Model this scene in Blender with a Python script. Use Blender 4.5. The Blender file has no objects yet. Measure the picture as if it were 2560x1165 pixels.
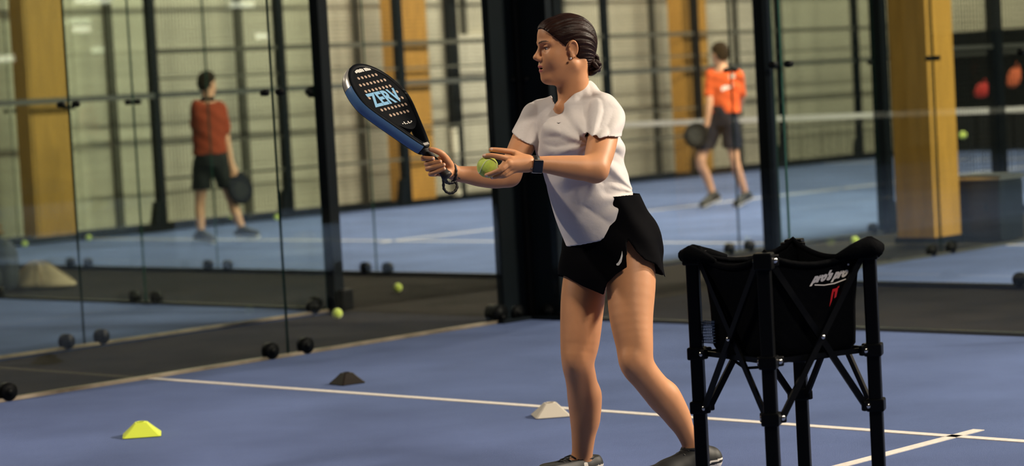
import bpy, bmesh, math, random
import numpy as np
from mathutils import Vector, Matrix
from mathutils.bvhtree import BVHTree

# ------------------------------------------------------------------ camera
scene = bpy.context.scene
COL = scene.collection
FPX, PIT, ROL, CH, YAW = 5910.0, -0.0611, 0.0551, 1.43, 0.7618
CX, CY = 0.0914, 14.632            # foot of the corner of the near court, seen from above
cp, sp, cr, sr = math.cos(PIT), math.sin(PIT), math.cos(ROL), math.sin(ROL)
_fw = Vector((0, cp, sp)); _up0 = Vector((0, -sp, cp)); _x0 = Vector((1, 0, 0))
_rt = _x0 * cr - _up0 * sr
_up = _x0 * sr + _up0 * cr
cam_data = bpy.data.cameras.new('camera')
cam = bpy.data.objects.new('camera', cam_data); COL.objects.link(cam)
cam.matrix_world = Matrix(((_rt.x, _up.x, -_fw.x, 0), (_rt.y, _up.y, -_fw.y, 0), (_rt.z, _up.z, -_fw.z, CH), (0, 0, 0, 1)))
cam_data.sensor_width = 36.0
cam_data.lens = FPX * 36.0 / 2560.0
cam_data.clip_end = 200
cam_data.dof.use_dof = True
cam_data.dof.focus_distance = 8.3
cam_data.dof.aperture_fstop = 2.7
scene.camera = cam

# ------------------------------------------------------------------ world, exposure
world = bpy.data.worlds.new('hall_air'); scene.world = world
world.use_nodes = True
world.node_tree.nodes['Background'].inputs[0].default_value = (0.55, 0.62, 0.7, 1)
world.node_tree.nodes['Background'].inputs[1].default_value = 0.0
scene.view_settings.view_transform = 'Standard'
scene.view_settings.look = 'None'
scene.view_settings.gamma = 1.0
scene.view_settings.use_curve_mapping = False
scene.view_settings.exposure = 0.05
scene.cycles.transparent_max_bounces = 24
scene.cycles.max_bounces = 6
scene.cycles.diffuse_bounces = 3
scene.cycles.glossy_bounces = 3
scene.cycles.adaptive_threshold = 0.03
scene.cycles.caustics_reflective = False
scene.cycles.caustics_refractive = False
scene.cycles.sample_clamp_indirect = 4.0

EU = Vector((math.cos(YAW), -math.sin(YAW), 0))     # along the near court's back wall, to the right and nearer
EV = Vector((-math.sin(YAW), -math.cos(YAW), 0))    # along its side wall, to the left and nearer
def W(u, v, z=0.0):
    return Vector((CX, CY, 0)) + EU * u + EV * v + Vector((0, 0, z))
def ray(px, py):
    x = px - 1280.0; y = py - 582.5
    return (_fw * FPX + _rt * x - _up * y).normalized()
def P(px, py, Y):                                    # the point seen at a pixel, at distance Y in front of the lens plane
    d = ray(px, py); t = Y / d.y
    return Vector((0, 0, CH)) + d * t
def G(px, py, z=0.0):
    d = ray(px, py); t = (z - CH) / d.z
    return Vector((0, 0, CH)) + d * t
A3 = lambda v: np.array((v[0], v[1], v[2]), dtype=np.float64)
ROT_U = math.atan2(EU.y, EU.x)                       # local x along EU, local y along -EV (away from lens)
ROT_V = math.atan2(EV.y, EV.x)                       # local x along EV

LAMP_POWER = 420.0
LAMP_COLOR = (1.0, 0.86, 0.68)

# ------------------------------------------------------------------ materials
MATS = {}
def new_mat(name):
    m = bpy.data.materials.new(name); m.use_nodes = True
    MATS[name] = m
    return m, m.node_tree.nodes, m.node_tree.links, m.node_tree.nodes['Principled BSDF']
def mat(name, col, rough=0.5, metal=0.0, spec=0.5, var=0.0, vscale=8.0, bump=0.0, bscale=60.0, sss=0.0, stretch=None, sheen=0.0, col2=None):
    m, N, L, b = new_mat(name)
    b.inputs['Base Color'].default_value = (*col, 1)
    b.inputs['Roughness'].default_value = rough
    b.inputs['Metallic'].default_value = metal
    b.inputs['Specular IOR Level'].default_value = spec
    tc = N.new('ShaderNodeTexCoord'); mp = N.new('ShaderNodeMapping')
    L.new(tc.outputs['Object'], mp.inputs['Vector'])
    if stretch: mp.inputs['Scale'].default_value = stretch
    if var > 0 or col2:
        n = N.new('ShaderNodeTexNoise'); n.inputs['Scale'].default_value = vscale; n.inputs['Detail'].default_value = 6
        L.new(mp.outputs['Vector'], n.inputs['Vector'])
        rp = N.new('ShaderNodeValToRGB')
        lo = tuple(c * (1 - var) for c in col); hi = col2 or tuple(min(1, c * (1 + var)) for c in col)
        rp.color_ramp.elements[0].color = (*lo, 1); rp.color_ramp.elements[0].position = 0.32
        rp.color_ramp.elements[1].color = (*hi, 1); rp.color_ramp.elements[1].position = 0.68
        L.new(n.outputs['Fac'], rp.inputs['Fac']); L.new(rp.outputs['Color'], b.inputs['Base Color'])
    if bump > 0:
        n2 = N.new('ShaderNodeTexNoise'); n2.inputs['Scale'].default_value = bscale; n2.inputs['Detail'].default_value = 4
        L.new(mp.outputs['Vector'], n2.inputs['Vector'])
        bp = N.new('ShaderNodeBump'); bp.inputs['Strength'].default_value = bump; bp.inputs['Distance'].default_value = 0.01
        L.new(n2.outputs['Fac'], bp.inputs['Height']); L.new(bp.outputs['Normal'], b.inputs['Normal'])
    if sss > 0:
        b.inputs['Subsurface Weight'].default_value = sss
        b.inputs['Subsurface Radius'].default_value = (0.012, 0.005, 0.003)
        b.inputs['Subsurface Scale'].default_value = 1.0
    if sheen > 0:
        b.inputs['Sheen Weight'].default_value = sheen
    return m
def emit_mat(name, col, s):
    m, N, L, b = new_mat(name)
    b.inputs['Base Color'].default_value = (*col, 1)
    b.inputs['Emission Color'].default_value = (*col, 1); b.inputs['Emission Strength'].default_value = s
    return m

mat('turf_blue', (0.118, 0.164, 0.345), 0.9, spec=0.15, var=0.17, vscale=1.1, bump=0.6, bscale=420)
mat('aisle_carpet', (0.0185, 0.0160, 0.0140), 0.95, spec=0.1, var=0.35, vscale=2.0, bump=0.5, bscale=300)
mat('line_white', (0.75, 0.70, 0.66), 0.9, spec=0.1, var=0.08, vscale=40, bump=0.4, bscale=400)
mat('cladding', (0.56, 0.525, 0.43), 0.55, var=0.11, vscale=2.2, stretch=(0.12, 0.12, 5.0))
mat('rail_light', (0.085, 0.082, 0.068), 0.7, spec=0.1)
mat('dark_joint_unlit_wall', (0.022, 0.022, 0.021), 0.8, spec=0.1)  # dark joints and backing; on unseen walls the lack of light is painted in
mat('door_white', (0.72, 0.68, 0.58), 0.5, var=0.04, vscale=3)
mat('ceiling_grey', (0.22, 0.22, 0.21), 0.8)
mat('black_panel', (0.004, 0.005, 0.006), 0.7, spec=0.05)
mat('steel_black', (0.0035, 0.006, 0.0095), 0.5, spec=0.10, var=0.2, vscale=3)
mat('steel_rail', (0.055, 0.058, 0.055), 0.5)
mat('wire', (0.014, 0.015, 0.014), 0.5, spec=0.2)
mat('rubber_black', (0.003, 0.0036, 0.0045), 0.5, spec=0.10)
mat('bolt_steel', (0.55, 0.54, 0.52), 0.22, metal=1.0)
mat('alu_strip', (0.34, 0.28, 0.21), 0.4, metal=0.7, var=0.6, vscale=3)
mat('glulam', (0.56, 0.29, 0.060), 0.5, spec=0.35, var=0.14, vscale=3.0, stretch=(6, 6, 0.7))
mat('net_black', (0.015, 0.015, 0.016), 0.7)
mat('net_tape', (0.50, 0.47, 0.45), 0.7)
mat('felt_yellow', (0.68, 0.86, 0.12), 0.95, spec=0.1, var=0.08, vscale=60, bump=0.5, bscale=900, sheen=0.5)
mat('felt_seam', (0.80, 0.82, 0.62), 0.8)
mat('cone_yellow', (0.66, 0.78, 0.07), 0.5)
mat('cone_white', (0.56, 0.51, 0.44), 0.55)
mat('cone_black', (0.014, 0.0095, 0.008), 0.45, spec=0.2)
mat('bag_tan', (0.36, 0.29, 0.19), 0.8, var=0.18, vscale=5, bump=0.5, bscale=14)
mat('bag_dark', (0.012, 0.018, 0.026), 0.8, var=0.2, vscale=5)
mat('bag_brown', (0.16, 0.105, 0.055), 0.8, var=0.2, vscale=5)
mat('red_cloth', (0.45, 0.025, 0.02), 0.8, var=0.1)
mat('orange_cloth', (0.62, 0.13, 0.05), 0.8, var=0.1)
mat('case_black', (0.008, 0.012, 0.016), 0.45)
mat('case_alu', (0.55, 0.53, 0.48), 0.3, metal=0.8)
# people
mat('skin', (0.60, 0.285, 0.138), 0.48, spec=0.35, var=0.05, vscale=14, sss=0.12, bump=0.05, bscale=500)
mat('skin_man', (0.56, 0.30, 0.19), 0.5, spec=0.35, var=0.05, vscale=14)
mat('lips', (0.50, 0.13, 0.11), 0.35)
mat('mouth_dark', (0.03, 0.01, 0.008), 0.5)
mat('teeth', (0.65, 0.60, 0.52), 0.3)
mat('nail', (0.78, 0.56, 0.46), 0.2)
mat('brow', (0.05, 0.022, 0.012), 0.7)
mat('eye_white', (0.62, 0.58, 0.54), 0.15)
mat('iris', (0.045, 0.028, 0.018), 0.1)
mat('hair', (0.016, 0.0052, 0.0030), 0.45, spec=0.17, var=0.4, vscale=22, bump=0.2, bscale=60, stretch=(1, 1, 4))
mat('hair_man', (0.018, 0.012, 0.008), 0.8, spec=0.08, var=0.3, vscale=30)
mat('shirt_white', (0.72, 0.675, 0.66), 0.85, spec=0.1, var=0.03, vscale=8, bump=0.22, bscale=26, sheen=0.2)
mat('logo_dark', (0.05, 0.05, 0.06), 0.6)
mat('shorts_black', (0.0025, 0.0025, 0.0035), 0.8, spec=0.03)
mat('swoosh_white', (0.82, 0.80, 0.76), 0.4)
mat('shoe_black', (0.008, 0.009, 0.010), 0.6)
mat('shoe_white', (0.75, 0.70, 0.64), 0.55)
mat('watch_glass', (0.002, 0.003, 0.006), 0.08)
mat('watch_metal', (0.55, 0.42, 0.33), 0.25, metal=1.0)
mat('strap_black', (0.006, 0.006, 0.007), 0.55)
mat('bracelet_red', (0.62, 0.09, 0.04), 0.5)
mat('silver', (0.75, 0.73, 0.70), 0.2, metal=1.0)
mat('tee_orange', (0.66, 0.105, 0.030), 0.85, spec=0.1, var=0.06, vscale=9)
mat('tee_rust', (0.25, 0.046, 0.022), 0.85, spec=0.1, var=0.08, vscale=9)
mat('shorts_grey', (0.012, 0.015, 0.017), 0.8, spec=0.15)
mat('shorts_navy', (0.010, 0.012, 0.022), 0.8, spec=0.15)
mat('ink', (0.05, 0.07, 0.09), 0.6)
# racket, cart
mat('carbon_black', (0.0035, 0.0045, 0.006), 0.45, spec=0.06)
mat('racket_blue', (0.085, 0.185, 0.38), 0.28, spec=0.6)
mat('racket_silver', (0.62, 0.60, 0.56), 0.25, metal=0.6)
mat('print_blue', (0.17, 0.38, 0.60), 0.5)
mat('print_white', (0.75, 0.70, 0.65), 0.5)
mat('hole_tan', (0.42, 0.30, 0.22), 0.7)
mat('cart_black', (0.0018, 0.0022, 0.003), 0.4, spec=0.10)
mat('cart_cloth', (0.0018, 0.0022, 0.003), 0.8, spec=0.02, bump=0.4, bscale=30)
mat('cart_mesh', (0.03, 0.06, 0.12), 0.7)
mat('print_red', (0.55, 0.012, 0.02), 0.5)
def glass_mat():
    m = bpy.data.materials.new('glass_clear'); m.use_nodes = True; MATS['glass_clear'] = m
    N = m.node_tree.nodes; L = m.node_tree.links
    N.remove(N['Principled BSDF'])
    out = N['Material Output']
    t = N.new('ShaderNodeBsdfTransparent'); t.inputs[0].default_value = (0.945, 0.968, 0.945, 1)
    g = N.new('ShaderNodeBsdfGlossy'); g.inputs['Roughness'].default_value = 0.015
    g.inputs['Color'].default_value = (0.72, 0.75, 0.74, 1)
    fr = N.new('ShaderNodeFresnel'); fr.inputs['IOR'].default_value = 1.5
    ge = N.new('ShaderNodeNewGeometry'); io = N.new('ShaderNodeMapRange'); io.inputs['To Min'].default_value = 1.5; io.inputs['To Max'].default_value = 1 / 1.5
    L.new(ge.outputs['Backfacing'], io.inputs['Value']); L.new(io.outputs[0], fr.inputs['IOR'])
    mx = N.new('ShaderNodeMixShader'); L.new(fr.outputs[0], mx.inputs[0]); L.new(t.outputs[0], mx.inputs[1]); L.new(g.outputs[0], mx.inputs[2])
    L.new(mx.outputs[0], out.inputs['Surface'])
    return m
glass_mat()
mat('glass_edge', (0.012, 0.045, 0.036), 0.25)

# ------------------------------------------------------------------ object helpers
def empty(name, loc=(0, 0, 0), rz=0.0):
    o = bpy.data.objects.new(name, None); COL.objects.link(o)
    o.location = loc; o.rotation_euler = (0, 0, rz); o.empty_display_size = 0.1
    return o
def tag(o, label=None, cat=None, group=None, kind=None):
    if label: o['label'] = label
    if cat: o['category'] = cat
    if group: o['group'] = group
    if kind: o['kind'] = kind
    return o
def link(name, me, parent=None, loc=None, rot=None):
    o = bpy.data.objects.new(name, me); COL.objects.link(o)
    if parent is not None: o.parent = parent
    if loc is not None: o.location = loc
    if rot is not None: o.rotation_euler = rot
    return o
class MB:
    def __init__(s): s.v = []; s.f = []; s.sm = []
    def _add(s, vs, fs, smooth=False):
        k = len(s.v); s.v += [tuple(v) for v in vs]; s.f += [tuple(i + k for i in f) for f in fs]; s.sm += [smooth] * len(fs); return s
    def box(s, c, h, ax=None):
        c = Vector(c); X, Y, Z = ax or (Vector((1, 0, 0)), Vector((0, 1, 0)), Vector((0, 0, 1)))
        vs = [c + X * (sx * h[0]) + Y * (sy * h[1]) + Z * (sz * h[2]) for sx in (-1, 1) for sy in (-1, 1) for sz in (-1, 1)]
        return s._add(vs, [(0, 1, 3, 2), (4, 6, 7, 5), (0, 4, 5, 1), (2, 3, 7, 6), (0, 2, 6, 4), (1, 5, 7, 3)])
    def bbox(s, c, h, b, ax=None):                    # box with chamfered vertical and horizontal edges
        c = Vector(c); X, Y, Z = ax or (Vector((1, 0, 0)), Vector((0, 1, 0)), Vector((0, 0, 1)))
        bm = bmesh.new(); bmesh.ops.create_cube(bm, size=1)
        for v in bm.verts: v.co = Vector((v.co.x * 2 * h[0], v.co.y * 2 * h[1], v.co.z * 2 * h[2]))
        bmesh.ops.bevel(bm, geom=bm.edges[:], offset=b, segments=2, affect='EDGES', profile=0.5)
        bm.verts.index_update()
        vs = [c + X * v.co.x + Y * v.co.y + Z * v.co.z for v in bm.verts]; fs = [tuple(v.index for v in f.verts) for f in bm.faces]; bm.free()
        return s._add(vs, fs)
    def beam(s, a, b, w, t, side=None):               # rectangular bar from a to b
        a, b = Vector(a), Vector(b); d = (b - a); n = d.length; d.normalize()
        sd = Vector(side) if side else (Vector((0, 0, 1)) if abs(d.z) < 0.9 else Vector((1, 0, 0)))
        y = d.cross(sd).normalized(); z = y.cross(d).normalized()
        return s.box((a + b) / 2, (n / 2, t / 2, w / 2), (d, y, z))
    def tube(s, pts, r, n=8, closed=False, caps=True):
        pts = [Vector(p) for p in pts]; m = len(pts); rs = r if isinstance(r, (list, tuple)) else [r] * m
        ring0 = len(s.v); vs = []; fs = []
        prev = None
        for i, p in enumerate(pts):
            if closed: d = pts[(i + 1) % m] - pts[i - 1]
            else: d = pts[min(i + 1, m - 1)] - pts[max(i - 1, 0)]
            d.normalize()
            if prev is None:
                a = d.cross(Vector((0, 0, 1)) if abs(d.z) < 0.9 else Vector((1, 0, 0))).normalized()
            else:
                a = (prev - d * prev.dot(d)).normalized()
            prev = a; b = d.cross(a)
            for k in range(n):
                t = 2 * math.pi * k / n
                vs.append(p + (a * math.cos(t) + b * math.sin(t)) * rs[i])
        lim = m if closed else m - 1
        for i in range(lim):
            j = (i + 1) % m
            for k in range(n):
                fs.append((i * n + k, i * n + (k + 1) % n, j * n + (k + 1) % n, j * n + k))
        if caps and not closed:
            fs.append(tuple(reversed(range(n)))); fs.append(tuple((m - 1) * n + k for k in range(n)))
        return s._add(vs, fs, True)
    def cyl(s, a, b, r, n=16, r2=None):
        return s.tube([a, b], [r, r if r2 is None else r2], n)
    def lathe(s, c, prof, n=24, ax=None):             # prof: list of (radius, height)
        c = Vector(c); X, Y, Z = ax or (Vector((1, 0, 0)), Vector((0, 1, 0)), Vector((0, 0, 1)))
        vs = []; fs = []
        for (r, h) in prof:
            for k in range(n):
                t = 2 * math.pi * k / n; vs.append(c + X * (r * math.cos(t)) + Y * (r * math.sin(t)) + Z * h)
        for i in range(len(prof) - 1):
            for k in range(n): fs.append((i * n + k, i * n + (k + 1) % n, (i + 1) * n + (k + 1) % n, (i + 1) * n + k))
        return s._add(vs, fs, True)
    def sphere(s, c, r, n=14, m=10):
        prof = [(max(1e-4, r * math.sin(math.pi * i / m)), -r * math.cos(math.pi * i / m)) for i in range(m + 1)]
        return s.lathe(c, prof, n)
    def mesh(s, name, mt):
        me = bpy.data.meshes.new(name); me.from_pydata(s.v, [], s.f); me.update()
        me.polygons.foreach_set('use_smooth', s.sm)
        for q in (mt if isinstance(mt, (list, tuple)) else [mt]): me.materials.append(MATS[q])
        return me
    def build(s, name, mt, parent=None, loc=None, rot=None):
        return link(name, s.mesh(name, mt), parent, loc, rot)

# ------------------------------------------------------------------ the hall
U0, U1, V0, V1, HC = -13.0, 14.0, -24.6, 19.0, 8.5
def struct(o): o['kind'] = 'structure'; return o
def uvbox(u0, u1, v0, v1, z0, z1):
    return MB().box(W((u0 + u1) / 2, (v0 + v1) / 2, (z0 + z1) / 2), (abs(u1 - u0) / 2, abs(v1 - v0) / 2, abs(z1 - z0) / 2), (EU, EV, Vector((0, 0, 1))))
struct(uvbox(U0 - .3, U1 + .3, V0 - .3, V1 + .3, -0.2, -0.012).build('floor', 'aisle_carpet'))
struct(uvbox(U0 - .3, U1 + .3, V0 - .3, V1 + .3, HC, HC + .2).build('ceiling', 'ceiling_grey'))
wl = struct(uvbox(U0 - .3, U0 - .06, V0, V1, -0.012, HC).build('wall_left', 'dark_joint_unlit_wall'))
wb = struct(uvbox(U0 - .3, U1 + .3, V0 - .3, V0 - .06, -0.012, HC).build('wall_back', 'dark_joint_unlit_wall'))
wr = struct(uvbox(U1 + .06, U1 + .3, V0, V1, -0.012, HC).build('wall_right', 'dark_joint_unlit_wall'))
wf = struct(uvbox(U0 - .3, U1 + .3, V1 + .06, V1 + .3, -0.012, HC).build('wall_front', 'dark_joint_unlit_wall'))
def clad(parent, p0, dirv, length, n_len, heights, mt='cladding'):
    """flat sandwich panels laid on a wall, a narrow joint between each"""
    L_ = length / n_len
    ny = Vector((0, 0, 1)).cross(dirv)
    for (z0, z1) in heights:
        me = MB().bbox((0, 0, 0), (L_ / 2 - .004, .03, (z1 - z0) / 2 - .003), .004).mesh('wall_panel', mt)
        for i in range(n_len):
            o = link('wall_panel', me, parent)
            o.matrix_world = Matrix.Translation(p0 + dirv * (L_ * (i + .5)) + Vector((0, 0, (z0 + z1) / 2))) @ Matrix.Rotation(math.atan2(dirv.y, dirv.x), 4, 'Z')
HS = [(0.02, 1.05), (1.05, 2.1), (2.1, 3.15), (3.15, 4.2), (4.2, 6.3), (6.3, 8.45)]
clad(wl, W(U0 - .03, V0), EV, 24.6, 4, HS)
clad(wl, W(U0 - .03, 0.0), EV, V1, 3, [(0.02, 4.2), (4.2, 8.45)], 'dark_joint_unlit_wall')  # unseen near stretch coloured as if unlit, so panes reflect little
for i in range(8):
    uvbox(U0 + .0, U0 + .05, -4.70 - 2.02 * i, -4.60 - 2.02 * i, 0.0, 6.0).build('wall_batten', 'rail_light', wl)
clad(wb, W(U0, V0 - .03), EU, U1 - U0, 5, HS)
clad(wr, W(U1 + .03, V0), EV, V1 - V0, 5, [(0.02, 4.2), (4.2, 8.45)], 'dark_joint_unlit_wall')  # darkness put into the panel colour to keep reflections in the glass low
clad(wf, W(U0, V1 + .03), EU, U1 - U0, 4, [(0.02, 4.2), (4.2, 8.45)], 'dark_joint_unlit_wall')  # same painted-in darkness on the unseen wall behind the lens

# courts: surface, lines
GAP_U, GAP_V = 1.80, 2.33
COURTS = {'a': (0.0, 0.0), 'b': (-GAP_U - 10, 0.0), 'd': (-GAP_U - 10, -GAP_V - 20), 'e': (0.12, -GAP_V - 20)}   # corner with smallest u, v
for key, (u, v) in COURTS.items():
    vmax = min(v + 20, V1 - .2)
    fl = struct(uvbox(u, u + 10, v, vmax, -0.011, 0.0).build('floor_court', 'turf_blue'))
    def ln(u0, u1, v0, v1):
        uvbox(u0, u1, v0, v1, 0.0, 0.003).build('court_line', 'line_white', fl)
    ln(u, u + 10, v + 2.95, v + 3.0); ln(u, u + 10, min(v + 17, V1 - .4), min(v + 17.05, V1 - .35))
    ln(u + 4.975, u + 5.025, v + 2.8, min(v + 17.2, V1 - .4))

# lamps: long fittings hung under the roof, each a housing with a glowing tray
def ceiling_light(u, v, z, label, power=LAMP_POWER, along='v', tilt=0.0):
    o = empty('ceiling_light', W(u, v, z), ROT_V if along == 'v' else ROT_U)
    tag(o, label, 'light', 'long light fittings under the roof')
    MB().bbox((0, 0, 0.035), (.75, .16, .035), .01).build('housing', 'steel_rail', o, None, (tilt, 0, 0))
    MB().box((0, 0, -0.004), (.72, .14, .003)).build('diffuser', 'lamp_glow', o, None, (tilt, 0, 0))
    for sx in (-.6, .6): MB().cyl((sx, 0, .06), (sx, 0, HC - z + .02), .006, 6).build('hanger', 'steel_rail', o)
    ld = bpy.data.lights.new('lamp', 'AREA'); ld.shape = 'RECTANGLE'; ld.size = 1.44; ld.size_y = .28; ld.energy = power; ld.color = LAMP_COLOR
    l = bpy.data.objects.new('lamp', ld); COL.objects.link(l); l.parent = o; l.location = (0, -.012 * math.sin(-tilt), -0.012 * math.cos(tilt))
    l.rotation_euler = (tilt, 0, 0)
emit_mat('lamp_glow', (1.0, 0.9, 0.74), 14.0)
LZ = 6.4
rows = ['first', 'second', 'third', 'fourth', 'fifth', 'sixth']
for key, nm, spots in (
        ('a', 'near court', (('left', -.9, 8.6, .8, 32), ('right', 9.6, -3.9, 5.4, -30), ('right', 10.2, 5.2, .85, -20))),  # last one is an added fill lamp to lift the face, no known fitting
        ('b', 'left court', (('left', -.3, 3.0, .3, 0),)),
        ('d', 'court where the men play', (('left', -.3, 1.0, .6, -12), ('left', -.3, 5.6, .6, -12), ('left', -.3, 10.2, .6, -12), ('left', -.3, 14.8, .7, -12), ('right', 10.6, 2.5, 1.6, -46), ('right', 10.6, 7.5, 2.0, -46), ('right', 10.6, 12.5, 2.0, -46), ('right', 10.3, 15.6, 1.7, -46))),
        ('e', 'right far court', (('right', 12.6, 8.0, .25, 0), ('right', 12.6, 17.0, 1.5, -58)))):
    u, v = COURTS[key]; cnt = {'left': 0, 'right': 0}
    for side, du, dv, pw, tl in spots:
        ceiling_light(u + du, v + dv, LZ, '%s hanging light along the %s side of the %s' % (rows[cnt[side]], side, nm), LAMP_POWER * pw, tilt=math.radians(tl)); cnt[side] += 1

def wall_light(v, z, w, label):
    o = empty('wall_light', W(U1 - .06, v, z), ROT_V); tag(o, label, 'light', 'slim bar lights on the right hall wall')
    MB().bbox((0, .05, 0), (w / 2 + .02, .035, .06), .008).build('housing', 'steel_rail', o)
    MB().box((0, .012, 0), (w / 2, .006, .04)).build('diffuser', 'bar_glow', o)
emit_mat('bar_glow', (1.0, 0.9, 0.76), 9.0)
for v, z, w, lab in ((-7.2, 2.80, .55, 'highest slim bar light on the right hall wall'), (-9.6, 2.72, .42, 'second slim bar light on the right hall wall'),
                     (-7.0, 2.45, .26, 'small lower bar light under the highest one on the right hall wall'), (-9.9, 2.30, .20, 'smallest bar light under the second one on the right hall wall'), (-5.8, 2.12, .36, 'lowest slim bar light on the right hall wall')):
    wall_light(v, z, w, lab)

# ------------------------------------------------------------------ glass walls, posts, fences
pane_me = {}
def pane_mesh(w, h):
    if (w, h) not in pane_me:
        mb = MB().box((0, 0, h / 2), (w / 2 - .004, .006, h / 2))
        me = mb.mesh('glass_pane', ['glass_clear', 'glass_edge'])
        for p in me.polygons:
            if abs(p.normal.y) < .5: p.material_index = 1
        pane_me[(w, h)] = me
    return pane_me[(w, h)]
clamp_low = MB().cyl((0, -.024, 0), (0, .024, 0), .046, 18).cyl((0, -.034, 0), (0, .034, 0), .022, 12).mesh('clamp', 'rubber_black')
clamp_mid = MB().cyl((0, -.02, 0), (0, .02, 0), .019, 14).cyl((0, -.026, 0), (0, .026, 0), .008, 10).mesh('clamp', 'rubber_black')
def glass_wall(p0, rz, n, label, w=2.0, h=3.0, strip='steel_rail'):
    o = empty('glass_wall', p0, rz); tag(o, label, 'glass wall', 'glass walls of the courts')
    MB().box((n * w / 2, 0, .010), (n * w / 2, .018, .009)).build('base_rail', strip, o)
    for i in range(n):
        link('glass_pane', pane_mesh(w, h - .02), o, (w * (i + .5), 0, .02))
    for i in range(n + 1):
        for s in (-1, 1):
            x = w * i + s * .13
            if x < 0 or x > n * w: continue
            link('clamp', clamp_low, o, (x, 0, .048))
            x2 = w * i + s * .055
            if 0 < x2 < n * w: link('clamp', clamp_mid, o, (x2, 0, 1.48))
    return o
SZ = math.pi
glass_wall(W(0, 0.0), ROT_V, 2, 'glass side wall of the near court running to the left behind the cones', strip='alu_strip')
glass_wall(W(0.02, 0), ROT_U, 5, 'glass back wall of the near court behind the ball cart')
glass_wall(W(-GAP_U, 0.075), ROT_V, 2, 'glass side wall of the left court with a bright metal foot strip', strip='alu_strip')
glass_wall(W(-GAP_U - .075, 0), ROT_U + SZ, 5, 'glass back wall of the left court in front of the tan sack')
glass_wall(W(-GAP_U - .075, -GAP_V), ROT_U + SZ, 5, 'glass back wall of the court where the two men play')
glass_wall(W(0.195, -GAP_V), ROT_U, 5, 'glass back wall of the right far court beyond the ball cart')
glass_wall(W(-GAP_U, -GAP_V - .075), ROT_V + SZ, 2, 'glass side wall of the men\'s court left of the big near wooden column')
glass_wall(W(0.12, -GAP_V - .075), ROT_V + SZ, 2, 'glass side wall of the right far court in front of the black case')
glass_wall(W(-GAP_U - 10, -GAP_V - .06), ROT_V + SZ, 2, 'glass side wall of the men\'s court along the wooden wall column at far left')

def post(p, rz, label, sx=.05, sy=.05, h=4.0, gusset=None):
    o = empty('court_post', p, rz); tag(o, label, 'post', 'black steel court posts')
    MB().bbox((0, 0, h / 2), (sx, sy, h / 2), .006).build('shaft', 'steel_black', o)
    MB().bbox((0, 0, .008), (sx + .022, sy + .022, .008), .003).build('base_plate', 'steel_black', o)
    for bx in (-1, 1):
        for by in (-1, 1):
            MB().cyl((bx * (sx + .010), by * (sy + .010), .014), (bx * (sx + .010), by * (sy + .010), .034), .010, 6).build('bolt', 'steel_black', o)
    if gusset:
        gx = gusset
        mb = MB(); t = .012
        s_ = 1 if gx > 0 else -1
        pr = [(s_ * sx, .03), (s_ * (sx + abs(gx)), .03), (s_ * (sx + .035), .42), (s_ * sx, .42)]
        vs = [(x, -t, z) for x, z in pr] + [(x, t, z) for x, z in pr]
        mb._add(vs, [(0, 1, 2, 3), (7, 6, 5, 4), (0, 4, 5, 1), (1, 5, 6, 2), (2, 6, 7, 3), (3, 7, 4, 0)])
        mb.build('gusset', 'steel_black', o)
    return o
# the wide double corner column behind the player
o = empty('corner_column', W(0, 0), ROT_U); tag(o, 'wide black steel corner column behind the player', 'post', 'black steel court posts')
MB().bbox((.13, 0.03, 2), (.125, .03, 2.0), .006).build('upright', 'steel_black', o)
MB().bbox((-0.03, -.13, 2), (.03, .105, 2.0), .006).build('upright', 'steel_black', o)
MB().bbox((-.01, .01, 2), (.045, .045, 2.0), .006).build('core', 'rubber_black', o)
MB().bbox((.15, .02, .01), (.17, .09, .01), .003).build('base_plate', 'steel_black', o)
MB().bbox((-.02, -.15, .01), (.09, .17, .01), .003).build('base_plate', 'steel_black', o)
for (bx, by) in ((.28, .06), (.28, -.03), (.06, .07), (-.07, -.29), (.03, -.29), (-.07, -.06)):
    MB().cyl((bx, by, .018), (bx, by, .05), .02, 6).build('bolt', 'rubber_black', o)
for (bx, by) in ((-.03, -.28),):
    MB().cyl((bx - .05, by, .06), (bx + .05, by, .06), .055, 16).build('foot_clamp', 'rubber_black', o)
c_ = post(W(-GAP_U, 0), ROT_U, 'black corner post of the left court with a tennis ball at its foot', .045, .045)
MB().cyl((-.10, -.03, 1.48), (-.10, .03, 1.48), .04, 14).build('clamp_knob', 'rubber_black', c_)
MB().bbox((.10, .0, .08), (.03, .05, .07), .012).build('foot_block', 'rubber_black', c_)
post(W(-GAP_U, -GAP_V), ROT_U, 'black corner post of the men\'s court hidden behind the player', .045, .045)
post(W(0.12, -GAP_V), ROT_U, 'black corner post between the orange-shirted man and the ball cart', .045, .045)
post(W(-GAP_U, -GAP_V - 4.16), ROT_V, 'black post with a slanted gusset left of the big near wooden column', .05, .06, gusset=-.12)
post(W(-GAP_U, -GAP_V - 6.02), ROT_V, 'black post with a slanted gusset behind the black case', .05, .06, gusset=-.14)

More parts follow.
